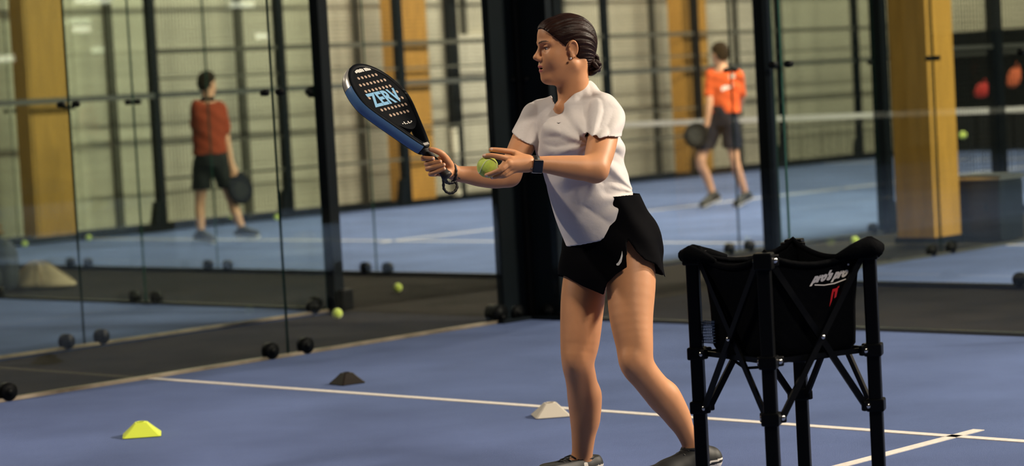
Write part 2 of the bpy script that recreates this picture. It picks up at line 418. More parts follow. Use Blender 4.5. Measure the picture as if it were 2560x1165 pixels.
def fence(p0, rz, length, label, posts, rails, h=4.0, mesh_h=3.0, mesh=True, post_w=.05):
    o = empty('mesh_fence', p0, rz); tag(o, label, 'fence', 'steel mesh fences of the courts')
    pm = MB().bbox((0, 0, h / 2), (post_w, post_w, h / 2), .006).mesh('fence_post', 'steel_black')
    for x in posts:
        link('fence_post', pm, o, (x, 0, 0))
        mb = MB(); t = .05
        pr = [(0, .0), (-.16, .0), (-.09, .34), (0, .36)]
        vs = [(x_ + x, -t, z) for x_, z in pr] + [(x_ + x, t, z) for x_, z in pr]
        mb._add(vs, [(3, 2, 1, 0), (4, 5, 6, 7), (1, 5, 4, 0), (2, 6, 5, 1), (3, 7, 6, 2), (0, 4, 7, 3)])
        mb.build('post_foot', 'steel_black', o)
    for (z, t, mt) in rails:
        MB().box((length / 2, 0, z), (length / 2, .015, t)).build('fence_rail', mt, o)
    if mesh:
        mb = MB(); wx = .0022
        x = 0.0
        while x <= length: mb.box((x, 0, mesh_h / 2 + .05), (wx, wx, mesh_h / 2)); x += .05
        z = .1
        while z <= mesh_h: mb.box((length / 2, .004, z), (length / 2, wx, wx)); z += .05
        w_ = mb.build('wire_mesh', 'wire', o); w_['kind'] = 'stuff'
    return o
RAILS = [(.035, .035, 'steel_black'), (.60, .017, 'rail_light'), (1.0, .012, 'rail_light'), (1.57, .030, 'steel_rail'), (1.76, .014, 'rail_light'), (2.08, .026, 'rail_light'), (3.0, .03, 'steel_rail')]
ff = fence(W(-GAP_U - 10, -GAP_V - 4.0), ROT_V + SZ, 16.0, 'long dark mesh fence along the far beige wall', [0.05, 2, 4, 6, 8, 10, 12, 14, 15.95], RAILS)
MB().box((-2.0, -.08, .04), (2.0, .03, .035)).build('base_kerb', 'steel_black', ff)
MB().box((-2.0, -.06, 1.57), (2.0, .012, .03)).build('fence_rail', 'steel_rail', ff)
MB().box((-2.0, -.06, 3.0), (2.0, .012, .05)).build('fence_rail', 'steel_rail', ff)
fence(W(-GAP_U, -GAP_V - 4.26), ROT_V + SZ, 12.0, 'mesh fence beyond the big near wooden column on the men\'s court', [4, 8, 12], [(.04, .03, 'steel_black'), (1.57, .02, 'steel_rail'), (3.0, .03, 'steel_rail')])
fence(W(0.12, -GAP_V - 4.2), ROT_V + SZ, 12.0, 'mesh fence of the right far court behind the black case', [4, 8, 12], [(.04, .03, 'steel_black'), (3.0, .03, 'steel_rail')])
fence(W(-GAP_U - 10, -GAP_V - 20), ROT_U, 10.0, 'mesh fence at the far end of the men\'s court', [2, 4, 6, 8], [(.04, .03, 'steel_black'), (1.57, .025, 'steel_rail'), (3.0, .03, 'steel_rail')])

# nets
def net(u, v, label):
    o = empty('court_net', W(u, v), ROT_U); tag(o, label, 'net', 'court nets')
    MB().box((5, 0, .885), (5, .012, .032)).build('net_tape', 'net_tape', o)
    mb = MB(); x = 0.0
    while x <= 10: mb.box((x, 0, .44), (.0016, .0016, .43)); x += .045
    z = .03
    while z < .86: mb.box((5, .002, z), (5, .0016, .0016)); z += .045
    s = mb.build('net_mesh', 'net_black', o); s['kind'] = 'stuff'
    for x in (.02, 9.98): MB().cyl((x, 0, 0), (x, 0, .95), .035, 12).build('net_post', 'steel_black', o)
net(-GAP_U - 10, -GAP_V - 10, 'net with a white tape behind the orange-shirted man')
net(0.12, -GAP_V - 10, 'net with a white tape in front of the dark partition at right')

# wooden columns
def column(p, su, sv, label, h=8.4):
    o = empty('wooden_column', p, ROT_U); tag(o, label, 'column', 'glued timber columns of the hall')
    MB().bbox((0, 0, h / 2 + .01), (su / 2, sv / 2, h / 2), .008).build('shaft', 'glulam', o)
    MB().box((0, 0, .03), (su / 2 + .015, sv / 2 + .015, .03)).build('shoe', 'steel_black', o)
    MB().box((su / 2 + .001, -sv / 2 + .04, h / 2), (.003, .004, h / 2 - .05)).build('lamella_joint', 'dark_joint_unlit_wall', o)
column(W(-.655, -5.42), .36, .38, 'big honey-coloured timber column standing near, right of the ball cart')
column(W(-12.11, -5.04), .26, .56, 'timber column at the far left edge beyond the glass')
column(W(-12.11, -10.75), .26, .58, 'timber column behind the raised racket')
column(W(-12.11, -16.55), .26, .58, 'timber column behind the orange-shirted man')

# pale door and pipe on the far wall
o = empty('door_1', W(-12.90, -13.02), ROT_V); o['kind'] = 'structure'
MB().bbox((0, 0, 1.1), (.52, .03, 1.1), .01).build('door_leaf', 'door_white', o)
MB().bbox((.62, 0, 1.5), (.075, .06, 1.5), .005).build('door_frame', 'steel_black', o)
MB().bbox((-.56, 0, 1.15), (.03, .04, 1.15), .005).build('door_frame', 'door_white', o)
MB().cyl((-.45, .06, 1.0), (-.33, .06, 1.0), .014, 8).build('handle', 'bolt_steel', o)
o = empty('wall_pipe', W(-12.05, -11.50), ROT_V); tag(o, 'short white pipe standing at the far wall beside the pale door', 'pipe')
MB().cyl((0, 0, 0), (0, 0, .95), .05, 14).build('tube', 'door_white', o)
MB().cyl((0, 0, .0), (0, 0, .12), .06, 14).build('collar', 'door_white', o)

# dark partition at the far right, things hung there
o = empty('dark_partition', W(-11.9, -22.55), ROT_U); tag(o, 'tall black partition closing off the far end at right', 'partition')
for i in range(12):  # unseen right end is added so the side glass mirrors something dark
    MB().bbox((1.0 + 2.0 * i, 0, .95), (.99, .03, .95), .01).build('panel', 'black_panel', o)
    MB().box((2.0 * i + .02, .05, .95), (.02, .02, .95)).build('stay', 'steel_black', o)
MB().box((12, 0, 1.92), (12, .04, .025)).build('top_rail', 'steel_black', o)
def hung_bag(px, py, Y, w, h, mt, label, name):
    c = P(px, py, Y); o = empty(name, c, ROT_U); tag(o, label, 'bag' if 'bag' in name else 'jacket')
    mb = MB(); n = 10
    prof = [(w * .22, h), (w * .36, h * .9), (w * .5, h * .4), (w * .52, -h * .2), (w * .45, -h * .75), (w * .2, -h), (.004, -h)]
    mb.lathe((0, 0, 0), prof, 14, (Vector((1, 0, 0)), Vector((0, .55, 0)), Vector((.25, 0, .97))))
    mb.build('body', mt, o)
    MB().tube([(-w * .1 + .25 * h, 0, h * .95), (.1 * w + .25 * h, .01, h * 1.5), (w * .25 + .25 * h, 0, h * .95)], .008, 6).build('strap', mt, o)
hung_bag(2455, 226, 36.0, .24, .11, 'red_cloth', 'small red bag hanging in front of the dark partition', 'red_bag')
hung_bag(2535, 194, 36.0, .22, .15, 'orange_cloth', 'small orange bag hanging at the right edge of the dark partition', 'orange_bag')

# black case with metal rim beside the near column
b = G(2478, 597); o = empty('flight_case', b, ROT_U); tag(o, 'black case with a metal-edged lid beside the big near column', 'case')
MB().bbox((0, 0, .24), (.21, .17, .24), .012).build('body', 'case_black', o)
MB().bbox((0, 0, .505), (.22, .18, .022), .006).build('lid', 'case_black', o)
for (a_, b_) in (((-.22, -.183, .50), (.22, -.183, .50)), ((.223, -.18, .50), (.223, .18, .50)), ((-.223, -.18, .50), (-.223, .18, .50))):
    MB().beam(a_, b_, .022, .008).build('edge_strip', 'case_alu', o)
MB().box((0, -.175, .27), (.07, .012, .03)).build('latch', 'case_black', o)
for sx in (-1, 1): MB().box((sx * .18, -.172, .24), (.015, .006, .22)).build('corner_strip', 'case_black', o)

# ------------------------------------------------------------------ balls on the ground
ball_me = None
def make_ball(c, r, label, name='tennis_ball', group='tennis balls lying on the ground', rot=(0.4, 0.3, 0.2)):
    o = empty(name, c); tag(o, label, 'ball', group); o.rotation_euler = rot
    MB().sphere((0, 0, 0), r, 24, 16).build('felt', 'felt_yellow', o)
    pts = []
    for k in range(48):
        t = 2 * math.pi * k / 48; a, b_ = .75, .25
        x = a * math.cos(t) + b_ * math.cos(3 * t); y = a * math.sin(t) - b_ * math.sin(3 * t); z = 2 * math.sqrt(a * b_) * math.sin(2 * t)
        pts.append(Vector((x, y, z)).normalized() * (r * 1.002))
    MB().tube(pts, r * .035, 6, closed=True).build('seam', 'felt_seam', o)
    return o
BR = .034
for (px, py, lab) in ((844, 797, 'tennis ball at the foot of the left court\'s corner post'), (995, 731, 'tennis ball lying in the dark aisle between the courts'),
                      (2138, 612, 'tennis ball peeping over the right rim of the ball cart'), (62, 617, 'tennis ball by the wall foot left of the far left column'),
                      (222, 602, 'tennis ball at the right foot of the far left column'), (577, 556, 'tennis ball on the far court between the rust-shirted man\'s legs'),
                      (692, 550, 'tennis ball lying behind the rust-shirted man near a fence post'), (2224, 497, 'tennis ball behind the gusseted post near the big column')):
    g = G(px, py)
    make_ball((g.x, g.y, BR), BR * (1.0 if py > 590 else 1.0), lab, rot=(px * .37, py * .21, px * .11))

_d = ray(2407, 338); _n = EV; _t = (W(0, -GAP_V - 10.0) - Vector((0, 0, CH))).dot(_n) / _d.dot(_n)
make_ball(Vector((0, 0, CH)) + _d * _t, BR * 1.3, 'tennis ball lodged in the net right beside the big near column')

# ------------------------------------------------------------------ marker cones: low truncated pyramids with a hole in the top
def cone(px, py, rz, half, top, h, mt, label):
    g = G(px, py); o = empty('marker_cone', g, rz); tag(o, label, 'cone', 'training marker cones on the turf')
    def ring(s, z, rr):
        out = []
        for k in range(4):
            a = math.pi / 4 + k * math.pi / 2
            for d in (-rr, rr):
                out.append((s * 1.414 * math.cos(a + d), s * 1.414 * math.sin(a + d), z))
        return out
    prof = [(half - .004, 0.0, .05), (half, .004, .05), (half * .46 + top * .54, h * .55, .07), (top, h, .10), (top * .55, h, .3), (top * .55, h - .008, .3), (half * .55, h * .4, .1), (half - .010, .001, .05)]
    vs = []; fs = []
    for s, z, rr in prof: vs += ring(s, z, rr)
    for i in range(len(prof)):
        j = (i + 1) % len(prof)
        for k in range(8): fs.append((i * 8 + k, i * 8 + (k + 1) % 8, j * 8 + (k + 1) % 8, j * 8 + k))
    MB()._add(vs, fs).build('shell', mt, o)
    lip = ring(top * .56, h + .001, .3)
    MB().tube([Vector(p) for p in lip], .0025, 6, closed=True).build('rim', mt, o)
cone(355, 1089, .14, .080, .024, .060, 'cone_yellow', 'yellow marker cone on the blue turf at lower left')
cone(868, 959, .62, .066, .022, .055, 'cone_black', 'black marker cone beyond the white line')
cone(1378, 1040, .14, .075, .024, .058, 'cone_white', 'white marker cone on the service line beside the player\'s front leg')

# ------------------------------------------------------------------ sack and bags left in the aisle at far left
def blob(name, c, rz, rad, mt, parent, seed=0, n=28, m=18, flat=True, warp=.12, pw=2.4):
    rnd = random.Random(seed); ph = [rnd.uniform(0, 6.28) for _ in range(6)]
    vs = []; fs = []
    for i in range(m + 1):
        th = math.pi * i / m
        for k in range(n):
            a = 2 * math.pi * k / n
            x, y, z = math.sin(th) * math.cos(a), math.sin(th) * math.sin(a), math.cos(th)
            q = (abs(x) ** pw + abs(y) ** pw + abs(z) ** pw) ** (-1 / pw)
            w = 1 + warp * (.5 * math.sin(3 * a + ph[0] + 2 * th) + .35 * math.sin(5 * a + ph[1]) * math.sin(th) + .3 * math.sin(4 * th + ph[2]))
            x, y, z = x * q * w, y * q * w, z * q * w
            zz = z * rad[2]
            if flat: zz = max(zz, -rad[2] * .9)
            vs.append((x * rad[0], y * rad[1], zz))
    for i in range(m):
        for k in range(n): fs.append((i * n + k, (i + 1) * n + k, (i + 1) * n + (k + 1) % n, i * n + (k + 1) % n))
    o = MB()._add(vs, fs, True).build(name, mt, parent, c, (0, 0, rz))
    return o
g = G(112, 716); o = empty('beanbag', g, ROT_U); tag(o, 'tan slumped beanbag lying in the aisle at far left', 'beanbag')
bm_ = MB(); vs = []; fs = []; n = 30; prof = [(.0, .205), (.06, .20), (.12, .175), (.19, .12), (.26, .055), (.29, .03), (.29, .010), (.24, .0)]
for i, (r, z) in enumerate(prof):
    for k in range(n):
        a = 2 * math.pi * k / n
        f_ = 1 + .09 * math.sin(3 * a + 1.0) + .05 * math.sin(7 * a + i)
        vs.append((max(r, .003) * f_ * math.cos(a) * 1.05 - .12 * (z / .3), max(r, .003) * f_ * math.sin(a) * .8, z * (1 + .05 * math.sin(4 * a))))
for i in range(len(prof) - 1):
    for k in range(n): fs.append((i * n + k, (i + 1) * n + k, (i + 1) * n + (k + 1) % n, i * n + (k + 1) % n))
bm_._add(vs, fs, True); bm_.build('cover', 'bag_tan', o)
for a in (.4, 1.6, 2.9, 4.3, 5.5):
    pts = []
    for (r, z) in prof[1:6]:
        pts.append((r * math.cos(a) * 1.08 - .12 * z / .3, r * math.sin(a) * .84, z + .012))
    MB().tube(pts, .006, 6).build('piping', 'bag_brown', o)
g = G(-4, 727); o = empty('backpack', g, ROT_U + .3); tag(o, 'dark upright backpack cut by the left picture edge beside the beanbag', 'bag')
blob('body', (0, 0, .21), 0, (.17, .13, .23), 'bag_dark', o, 3, pw=3.2, warp=.05)
blob('front_pocket', (0, -.12, .15), 0, (.13, .05, .12), 'bag_dark', o, 5, pw=3.2, warp=.05)
MB().tube([(-.04, 0, .42), (-.03, 0, .47), (.03, 0, .47), (.04, 0, .42)], .012, 8).build('top_handle', 'bag_dark', o)
g = G(-4, 727); o = empty('folded_blanket', (g.x - .06, g.y + .0, .455), ROT_U); tag(o, 'brown folded blanket slung over the dark backpack', 'blanket')
for i in range(3):
    blob('fold', (-.03 * i, .01 * i, .03 + .045 * i), .2 * i, (.17 - .03 * i, .10, .03), 'bag_brown', o, 8 + i, warp=.08)

# ------------------------------------------------------------------ ball cart
CC = P(1962, 900, 7.45); CC.z = 0
CT = empty('ball_cart', CC); tag(CT, 'black folding ball cart with cloth basket and crossed struts', 'ball cart')
DG = .282
ang0 = math.radians(-16.5)
def CD(k, r=DG): a = ang0 + k * math.pi / 2; return Vector((r * math.cos(a), r * math.sin(a), 0))
# k=0 right, 1 back, 2 left, 3 front
LEG = [CD(k) for k in range(4)]
for k in range(4):
    L_ = LEG[k]; d = L_.normalized(); t = Vector((-d.y, d.x, 0)); ax = (d, t, Vector((0, 0, 1)))
    leg = MB().bbox(L_ + Vector((0, 0, .435)), (.0205, .0205, .425), .006, ax).build('leg', 'cart_black', CT)
    MB().bbox(L_ + Vector((0, 0, .012)), (.026, .026, .012), .005, ax).build('foot_cap', 'rubber_black', leg)
    top = MB().bbox(L_ + Vector((0, 0, .862)), (.029, .029, .026), .005, ax).build('top_bracket', 'cart_black', CT)
    for s in (-1, 1):
        sd = (LEG[(k + s) % 4] - L_).normalized()
        nrm = Vector((0, 0, 1)).cross(sd) * s
        for zz, nm in ((.862, top),):
            MB().bbox(L_ + sd * .036 + Vector((0, 0, zz)), (.016, .008, .018), .004, (sd, Vector((0, 0, 1)).cross(sd), Vector((0, 0, 1)))).build('bracket_ear', 'cart_black', nm)
            out = -nrm if (-nrm).dot(L_ + sd * .1) > 0 else nrm
            MB().lathe(L_ + sd * .036 + out * .009 + Vector((0, 0, zz)), [(.0095, 0), (.0085, .003), (.004, .005), (.0005, .0055)], 10,
                       (sd, Vector((0, 0, 1)), out)).build('rivet', 'bolt_steel', nm)
    for zz, nme in ((.378, 'slider'), (.552, 'collar')):
        sl = MB().bbox(L_ + Vector((0, 0, zz)), (.028, .028, .020), .005, ax).build(nme, 'cart_black', CT)
        for s in (-1, 1):
            sd = (LEG[(k + s) % 4] - L_).normalized(); ud = Vector((0, 0, 1))
            out = ud.cross(sd); out = out if out.dot(L_ + sd * .1) > 0 else -out
            if nme == 'slider' or True:
                MB().bbox(L_ + sd * .036 + ud * zz, (.017, .009, .016), .005, (sd, ud.cross(sd), ud)).build('ear', 'cart_black', sl)
            MB().lathe(L_ + sd * .036 + out * .010 + ud * zz, [(.009, 0), (.008, .003), (.004, .005), (.0005, .0055)], 10, (sd, ud, out)).build('rivet', 'bolt_steel', sl)
for k in range(4):                                    # crossed struts on each side
    a, b_ = LEG[k], LEG[(k + 1) % 4]; sd = (b_ - a).normalized(); ud = Vector((0, 0, 1)); out = ud.cross(sd); out = out if out.dot(a + sd * .1) > 0 else -out
    A0, B0 = a + sd * .036, b_ - sd * .036
    for (p, q, off) in ((A0 + ud * .378, B0 + ud * .845, .006), (B0 + ud * .378, A0 + ud * .845, -.006)):
        MB().beam(p + out * off, q + out * off, .021, .009, side=out.cross((q - p).normalized())).build('strut', 'cart_black', CT)
    m_ = (a + b_) / 2 + ud * .6115
    MB().lathe(m_ + out * .012, [(.008, 0), (.007, .003), (.003, .005), (.0005, .0055)], 10, (sd, ud, out)).build('pivot_rivet', 'bolt_steel', CT)
    # lower brace between the collars (ends only show under the cloth)
    MB().beam(A0 + ud * .552 - out * .012, B0 + ud * .552 - out * .012, .016, .010).build('lower_brace', 'cart_black', CT)
# cloth basket
def bag_ring(z, s, sag, corner=.10, n=12):
    pts = []
    for k in range(4):
        a, b_ = LEG[k] * s, LEG[(k + 1) % 4] * s
        for i in range(n):
            t = i / n
            e = math.sin(math.pi * t)
            p = a.lerp(b_, t)
            p = p * (1 - .05 * e)
            p.z = z - sag * (e ** .8)
            pts.append(p)
    return pts
def ring_mix(z, s, sag, bow, zw=0.0, n=12):
    pts = []
    for k in range(4):
        a, b_ = LEG[k] * s, LEG[(k + 1) % 4] * s
        for i in range(n):
            t = i / n; e = math.sin(math.pi * t); r = max(0, 1 - 6 * min(t, 1 - t))
            p = a.lerp(b_, t); p = p * (1 + bow * e - .07 * r * r)
            p.z = z - sag * (e ** .7) + zw * math.sin(5.3 * t + k)
            pts.append(p)
    return pts
prof = [(.884, .985, .052, .0), (.868, .975, .052, .0), (.80, .93, .022, -.03, .003), (.70, .885, .004, -.02, .004), (.62, .875, .0, .01, .003), (.575, .865, .002, .02, .002), (.552, .80, .010, .03, 0), (.545, .55, .018, .05, 0), (.542, .1, .02, .05, 0)]
vs = []; fs = []; n4 = 48
rings = [ring_mix(*q) for q in prof]
for r in rings: vs += r
for i in range(len(rings) - 1):
    for k in range(n4): fs.append((i * n4 + k, (i + 1) * n4 + k, (i + 1) * n4 + (k + 1) % n4, i * n4 + (k + 1) % n4))
fs.append(tuple((len(rings) - 1) * n4 + k for k in range(n4)))
bk = MB()._add(vs, fs, True).build('cloth_basket', 'cart_cloth', CT)
so = bk.modifiers.new('thick', 'SOLIDIFY'); so.thickness = .004; so.offset = -1
bvh_bag = BVHTree.FromPolygons([Vector(v) for v in vs], fs)
MB().tube([p + Vector((0, 0, .004)) for p in rings[0]], .0095, 8, closed=True).build('rim_binding', 'cart_cloth', CT)
MB().tube(rings[6], .005, 6, closed=True).build('bottom_binding', 'cart_cloth', CT)
# padded ends where the cloth wraps the rail at the left and right legs
for k, w_ in ((2, 1.0), (0, 1.25)):
    d = LEG[k].normalized(); t = Vector((-d.y, d.x, 0))
    for s in (-1, 1):
        sd = (LEG[(k + s) % 4] - LEG[k]).normalized()
        p0 = LEG[k] + d * .030 + Vector((0, 0, .868)); p1 = LEG[k] + sd * .13 + Vector((0, 0, .872 - .02))
        MB().tube([p0 - Vector((0, 0, .004)), p0.lerp(p1, .25) + Vector((0, 0, .012)), p0.lerp(p1, .6) + Vector((0, 0, .006)), p1], [.021 * w_, .025 * w_, .019 * w_, .008], 10).build('corner_wrap', 'cart_cloth', CT)
# mesh gussets at the left leg and under the bag
for (k, s, z0, z1, r0) in ((2, 1, .585, .66, .93), (2, 1, .532, .552, .62)):
    mb = MB(); d = LEG[k]; sd = (LEG[3] - LEG[2]).normalized()
    for i in range(9):
        x = .0075 * i
        mb.beam(d * r0 + sd * x + Vector((0, 0, z0)), d * r0 + sd * (x + .012) + Vector((0, 0, z1)), .0026, .0022)
    for i in range(8):
        zz = z0 + (z1 - z0) * i / 8
        mb.beam(d * r0 + Vector((0, 0, zz)), d * r0 + sd * .075 + Vector((0, 0, zz + .006)), .0026, .0022)
    q = mb.build('mesh_gusset', 'cart_mesh', CT); q['kind'] = 'stuff'
MB().tube([LEG[2] * .62 + Vector((0, 0, .535)), LEG[2].lerp(LEG[3], .45) * .72 + Vector((0, 0, .512)), LEG[3] * .58 + Vector((0, 0, .525))], .005, 6).build('loose_hem', 'cart_cloth', CT)

# flat print laid on a surface: 2D outline -> points on the surface, lifted a millimetre
def text_polys(txt, size=1.0, shear=0.0, offset=0.0):
    cu = bpy.data.curves.new('letters', 'FONT'); cu.body = txt; cu.size = size; cu.shear = shear; cu.offset = offset; cu.resolution_u = 3
    ob = bpy.data.objects.new('letters', cu); COL.objects.link(ob)
    dg = bpy.context.evaluated_depsgraph_get(); dg.update()
    me = bpy.data.meshes.new_from_object(ob.evaluated_get(dg))
    bm = bmesh.new(); bm.from_mesh(me); bmesh.ops.triangulate(bm, faces=bm.faces[:])
    bmesh.ops.subdivide_edges(bm, edges=[e for e in bm.edges if e.calc_length() > size * .3], cuts=1)
    bmesh.ops.triangulate(bm, faces=bm.faces[:]); bm.verts.index_update()
    vs = [tuple(v.co) for v in bm.verts]; fs = [tuple(v.index for v in f.verts) for f in bm.faces]
    bm.free(); bpy.data.objects.remove(ob); bpy.data.curves.remove(cu); bpy.data.meshes.remove(me)
    return vs, fs
def px_decal(name, pts2, faces, bvh, base, mt, parent, lift=.0012, inv=None):
    """pts2 are picture points; each is carried along its sight line onto the surface"""
    out = []
    org = Vector((0, 0, CH)) - base
    for (x, y) in pts2:
        d = ray(x, y); h = bvh.ray_cast(org, d)
        if h[0] is None:
            h = bvh.find_nearest(org + d * 7.3)
        nrm = h[1]
        if nrm.dot(d) > 0: nrm = -nrm
        out.append(h[0] + nrm * lift)
    return MB()._add(out, faces).build(name, mt, parent)
def bil(q, x, y):                                     # unit square -> picture quad (bl, br, tr, tl)
    bl, br, tr, tl = q
    return tuple(bl[i] * (1 - x) * (1 - y) + br[i] * x * (1 - y) + tr[i] * x * y + tl[i] * (1 - x) * y for i in (0, 1))
def quad_text(txt, q, shear=.0, offset=.03):
    vs, fs = text_polys(txt, 1.0, shear, offset)
    xs = [v[0] for v in vs]; ys = [v[1] for v in vs]; x0, x1, y0, y1 = min(xs), max(xs), min(ys), max(ys)
    return [bil(q, (v[0] - x0) / (x1 - x0), (v[1] - y0) / (y1 - y0)) for v in vs], fs
p2, f2 = quad_text("pro's pro", ((2023, 716), (2115, 698), (2124, 665), (2033, 684)), .35, .075)
px_decal('maker_lettering', p2, f2, bvh_bag, CC, 'print_white', CT)
p2 = [(2036, 711), (2060, 711.5), (2085, 707), (2114, 696), (2115, 698.5), (2086, 709.8), (2060, 714), (2036, 713.5)]
px_decal('lettering_underline', p2, [(0, 1, 6, 7), (1, 2, 5, 6), (2, 3, 4, 5)], bvh_bag, CC, 'print_white', CT)
ring_ = [(2120 + 2.6 * math.cos(t), 661 + 2.6 * math.sin(t)) for t in [2 * math.pi * k / 10 for k in range(10)]]
px_decal('registered_mark', ring_, [tuple(range(10))], bvh_bag, CC, 'print_white', CT)
p2 = [(2081, 723), (2094, 719), (2094, 724), (2090, 742), (2085, 746), (2087, 728), (2084, 729), (2079, 752), (2073, 767), (2078, 735), (2093, 717), (2098, 714), (2097, 718.5), (2093, 721)]
px_decal('maker_emblem', p2, [(0, 1, 2, 5, 6), (2, 3, 4, 5), (0, 6, 7, 8, 9), (10, 11, 12, 13)], bvh_bag, CC, 'print_red', CT)
px_decal('warning_label', [(1926, 668), (1935, 666), (1935, 669), (1926, 671)], [(0, 1, 2, 3)], bvh_bag, CC, 'print_white', CT)

# ------------------------------------------------------------------ bodies: smooth distance fields turned into one surface
class Field:
    def __init__(s, lo, hi, h):
        s.lo = np.array(lo, dtype=np.float64); s.h = h
        s.n = np.ceil((np.array(hi) - s.lo) / h).astype(int) + 1
        s.f = np.full(tuple(s.n), 9.0, dtype=np.float32)
        s.ax = [s.lo[i] + h * np.arange(s.n[i]) for i in range(3)]
    def view(s, lo, hi):
        a = np.clip(np.floor((np.array(lo) - s.lo) / s.h).astype(int), 0, s.n - 1)
        b = np.clip(np.ceil((np.array(hi) - s.lo) / s.h).astype(int) + 1, 1, s.n)
        if np.any(b <= a): return None
        sl = tuple(slice(a[i], b[i]) for i in range(3))
        X = s.ax[0][sl[0]][:, None, None]; Y = s.ax[1][sl[1]][None, :, None]; Z = s.ax[2][sl[2]][None, None, :]
        return sl, X, Y, Z
    def op(s, lo, hi, fn, k=0.0, mode='u'):
        m = k + 3.5 * s.h + .002
        if mode != 'u': m = k + 3 * s.h
        v = s.view(np.array(lo) - m, np.array(hi) + m)
        if v is None: return
        sl, X, Y, Z = v
        d = fn(X, Y, Z)
        f = s.f[sl]
        if mode == 'u':
            if k > 0:
                hh = np.clip(0.5 + 0.5 * (f - d) / k, 0, 1)
                s.f[sl] = f * (1 - hh) + d * hh - k * hh * (1 - hh)
            else: s.f[sl] = np.minimum(f, d)
        elif mode == 's':
            if k > 0:
                hh = np.clip(0.5 - 0.5 * (f + d) / k, 0, 1)
                s.f[sl] = f * (1 - hh) - d * hh + k * hh * (1 - hh)
            else: s.f[sl] = np.maximum(f, -d)
    def cap(s, a, b, ra, rb, k=0.0, mode='u'):
        a, b = A3(a), A3(b); ab = b - a; L2 = max(1e-9, ab @ ab); R = max(ra, rb)
        def fn(X, Y, Z):
            t = np.clip(((X - a[0]) * ab[0] + (Y - a[1]) * ab[1] + (Z - a[2]) * ab[2]) / L2, 0, 1)
            return np.sqrt((X - a[0] - t * ab[0]) ** 2 + (Y - a[1] - t * ab[1]) ** 2 + (Z - a[2] - t * ab[2]) ** 2) - (ra + (rb - ra) * t)
        s.op(np.minimum(a, b) - R, np.maximum(a, b) + R, fn, k, mode)
    def chain(s, pts, k=0.01, k0=None, sub=4):
        """a limb: a smooth run of tapering segments, blended once into what is there"""
        p = [A3(q[0]) for q in pts]; r = [q[1] for q in pts]; n = len(p)
        C = []; R = []
        for i in range(n - 1):
            a0, a1, a2, a3 = p[max(i - 1, 0)], p[i], p[i + 1], p[min(i + 2, n - 1)]; r0, r1, r2, r3 = r[max(i - 1, 0)], r[i], r[i + 1], r[min(i + 2, n - 1)]
            for j in range(sub):
                u = j / sub
                cr_ = lambda q0, q1, q2, q3: .5 * (2 * q1 + (q2 - q0) * u + (2 * q0 - 5 * q1 + 4 * q2 - q3) * u * u + (3 * q1 - q0 - 3 * q2 + q3) * u ** 3)
                C.append(cr_(a0, a1, a2, a3)); R.append(cr_(r0, r1, r2, r3))
        C.append(p[-1]); R.append(r[-1]); C = np.array(C); Rm = max(R)
        def fn(X, Y, Z):
            d = None
            for i in range(len(C) - 1):
                a, ab = C[i], C[i + 1] - C[i]; L2 = max(1e-9, ab @ ab)
                t = np.clip(((X - a[0]) * ab[0] + (Y - a[1]) * ab[1] + (Z - a[2]) * ab[2]) / L2, 0, 1)
                e = np.sqrt((X - a[0] - t * ab[0]) ** 2 + (Y - a[1] - t * ab[1]) ** 2 + (Z - a[2] - t * ab[2]) ** 2) - (R[i] + (R[i + 1] - R[i]) * t)
                d = e if d is None else np.minimum(d, e)
            return d
        s.op(C.min(0) - Rm, C.max(0) + Rm, fn, k if k0 is None else k0)
    def ell(s, c, r, M=None, k=0.0, mode='u'):
        c = A3(c); r = np.array(r, dtype=np.float64); M = np.eye(3) if M is None else np.array(M)
        R = max(r)
        def fn(X, Y, Z):
            x, y, z = X - c[0], Y - c[1], Z - c[2]
            p = [M[i][0] * x + M[i][1] * y + M[i][2] * z for i in range(3)]
            k0 = np.sqrt(sum((p[i] / r[i]) ** 2 for i in range(3))); k1 = np.sqrt(sum((p[i] / r[i] ** 2) ** 2 for i in range(3))) + 1e-9
            return k0 * (k0 - 1) / k1
        s.op(c - R, c + R, fn, k, mode)
    def loft(s, secs, lat, fr, k=0.0, mode='u', wob=None):
        """secs: (center, half width, half depth) from bottom to top; horizontal elliptical sections"""
        cs = np.array([A3(q[0]) for q in secs]); zs = cs[:, 2]; a = np.array([q[1] for q in secs]); b = np.array([q[2] for q in secs])
        lat, fr = A3(lat), A3(fr); R = max(a.max(), b.max())
        def fn(X, Y, Z):
            z = Z[0, 0, :]; zc = np.clip(z, zs[0], zs[-1])
            cx = np.interp(zc, zs, cs[:, 0])[None, None, :]; cy = np.interp(zc, zs, cs[:, 1])[None, None, :]
            aa = np.interp(zc, zs, a)[None, None, :]; bb = np.interp(zc, zs, b)[None, None, :]
            x = (X - cx) * lat[0] + (Y - cy) * lat[1]; y = (X - cx) * fr[0] + (Y - cy) * fr[1]
            k0 = np.sqrt((x / aa) ** 2 + (y / bb) ** 2); k1 = np.sqrt((x / aa ** 2) ** 2 + (y / bb ** 2) ** 2) + 1e-9
            d2 = np.where(k0 > .05, k0 * (k0 - 1) / k1, -np.minimum(aa, bb))
            dz = np.abs(Z - zc[None, None, :])
            return np.where(dz > 0, np.sqrt(np.maximum(d2, 0) ** 2 + dz ** 2) + np.minimum(d2, 0) * 0, d2) if True else d2
        s.op(cs.min(0) - R, cs.max(0) + R, fn, k, mode)
    def apply(s, fn):
        X = s.ax[0][:, None, None]; Y = s.ax[1][None, :, None]; Z = s.ax[2][None, None, :]
        s.f = fn(s.f, X, Y, Z).astype(np.float32)
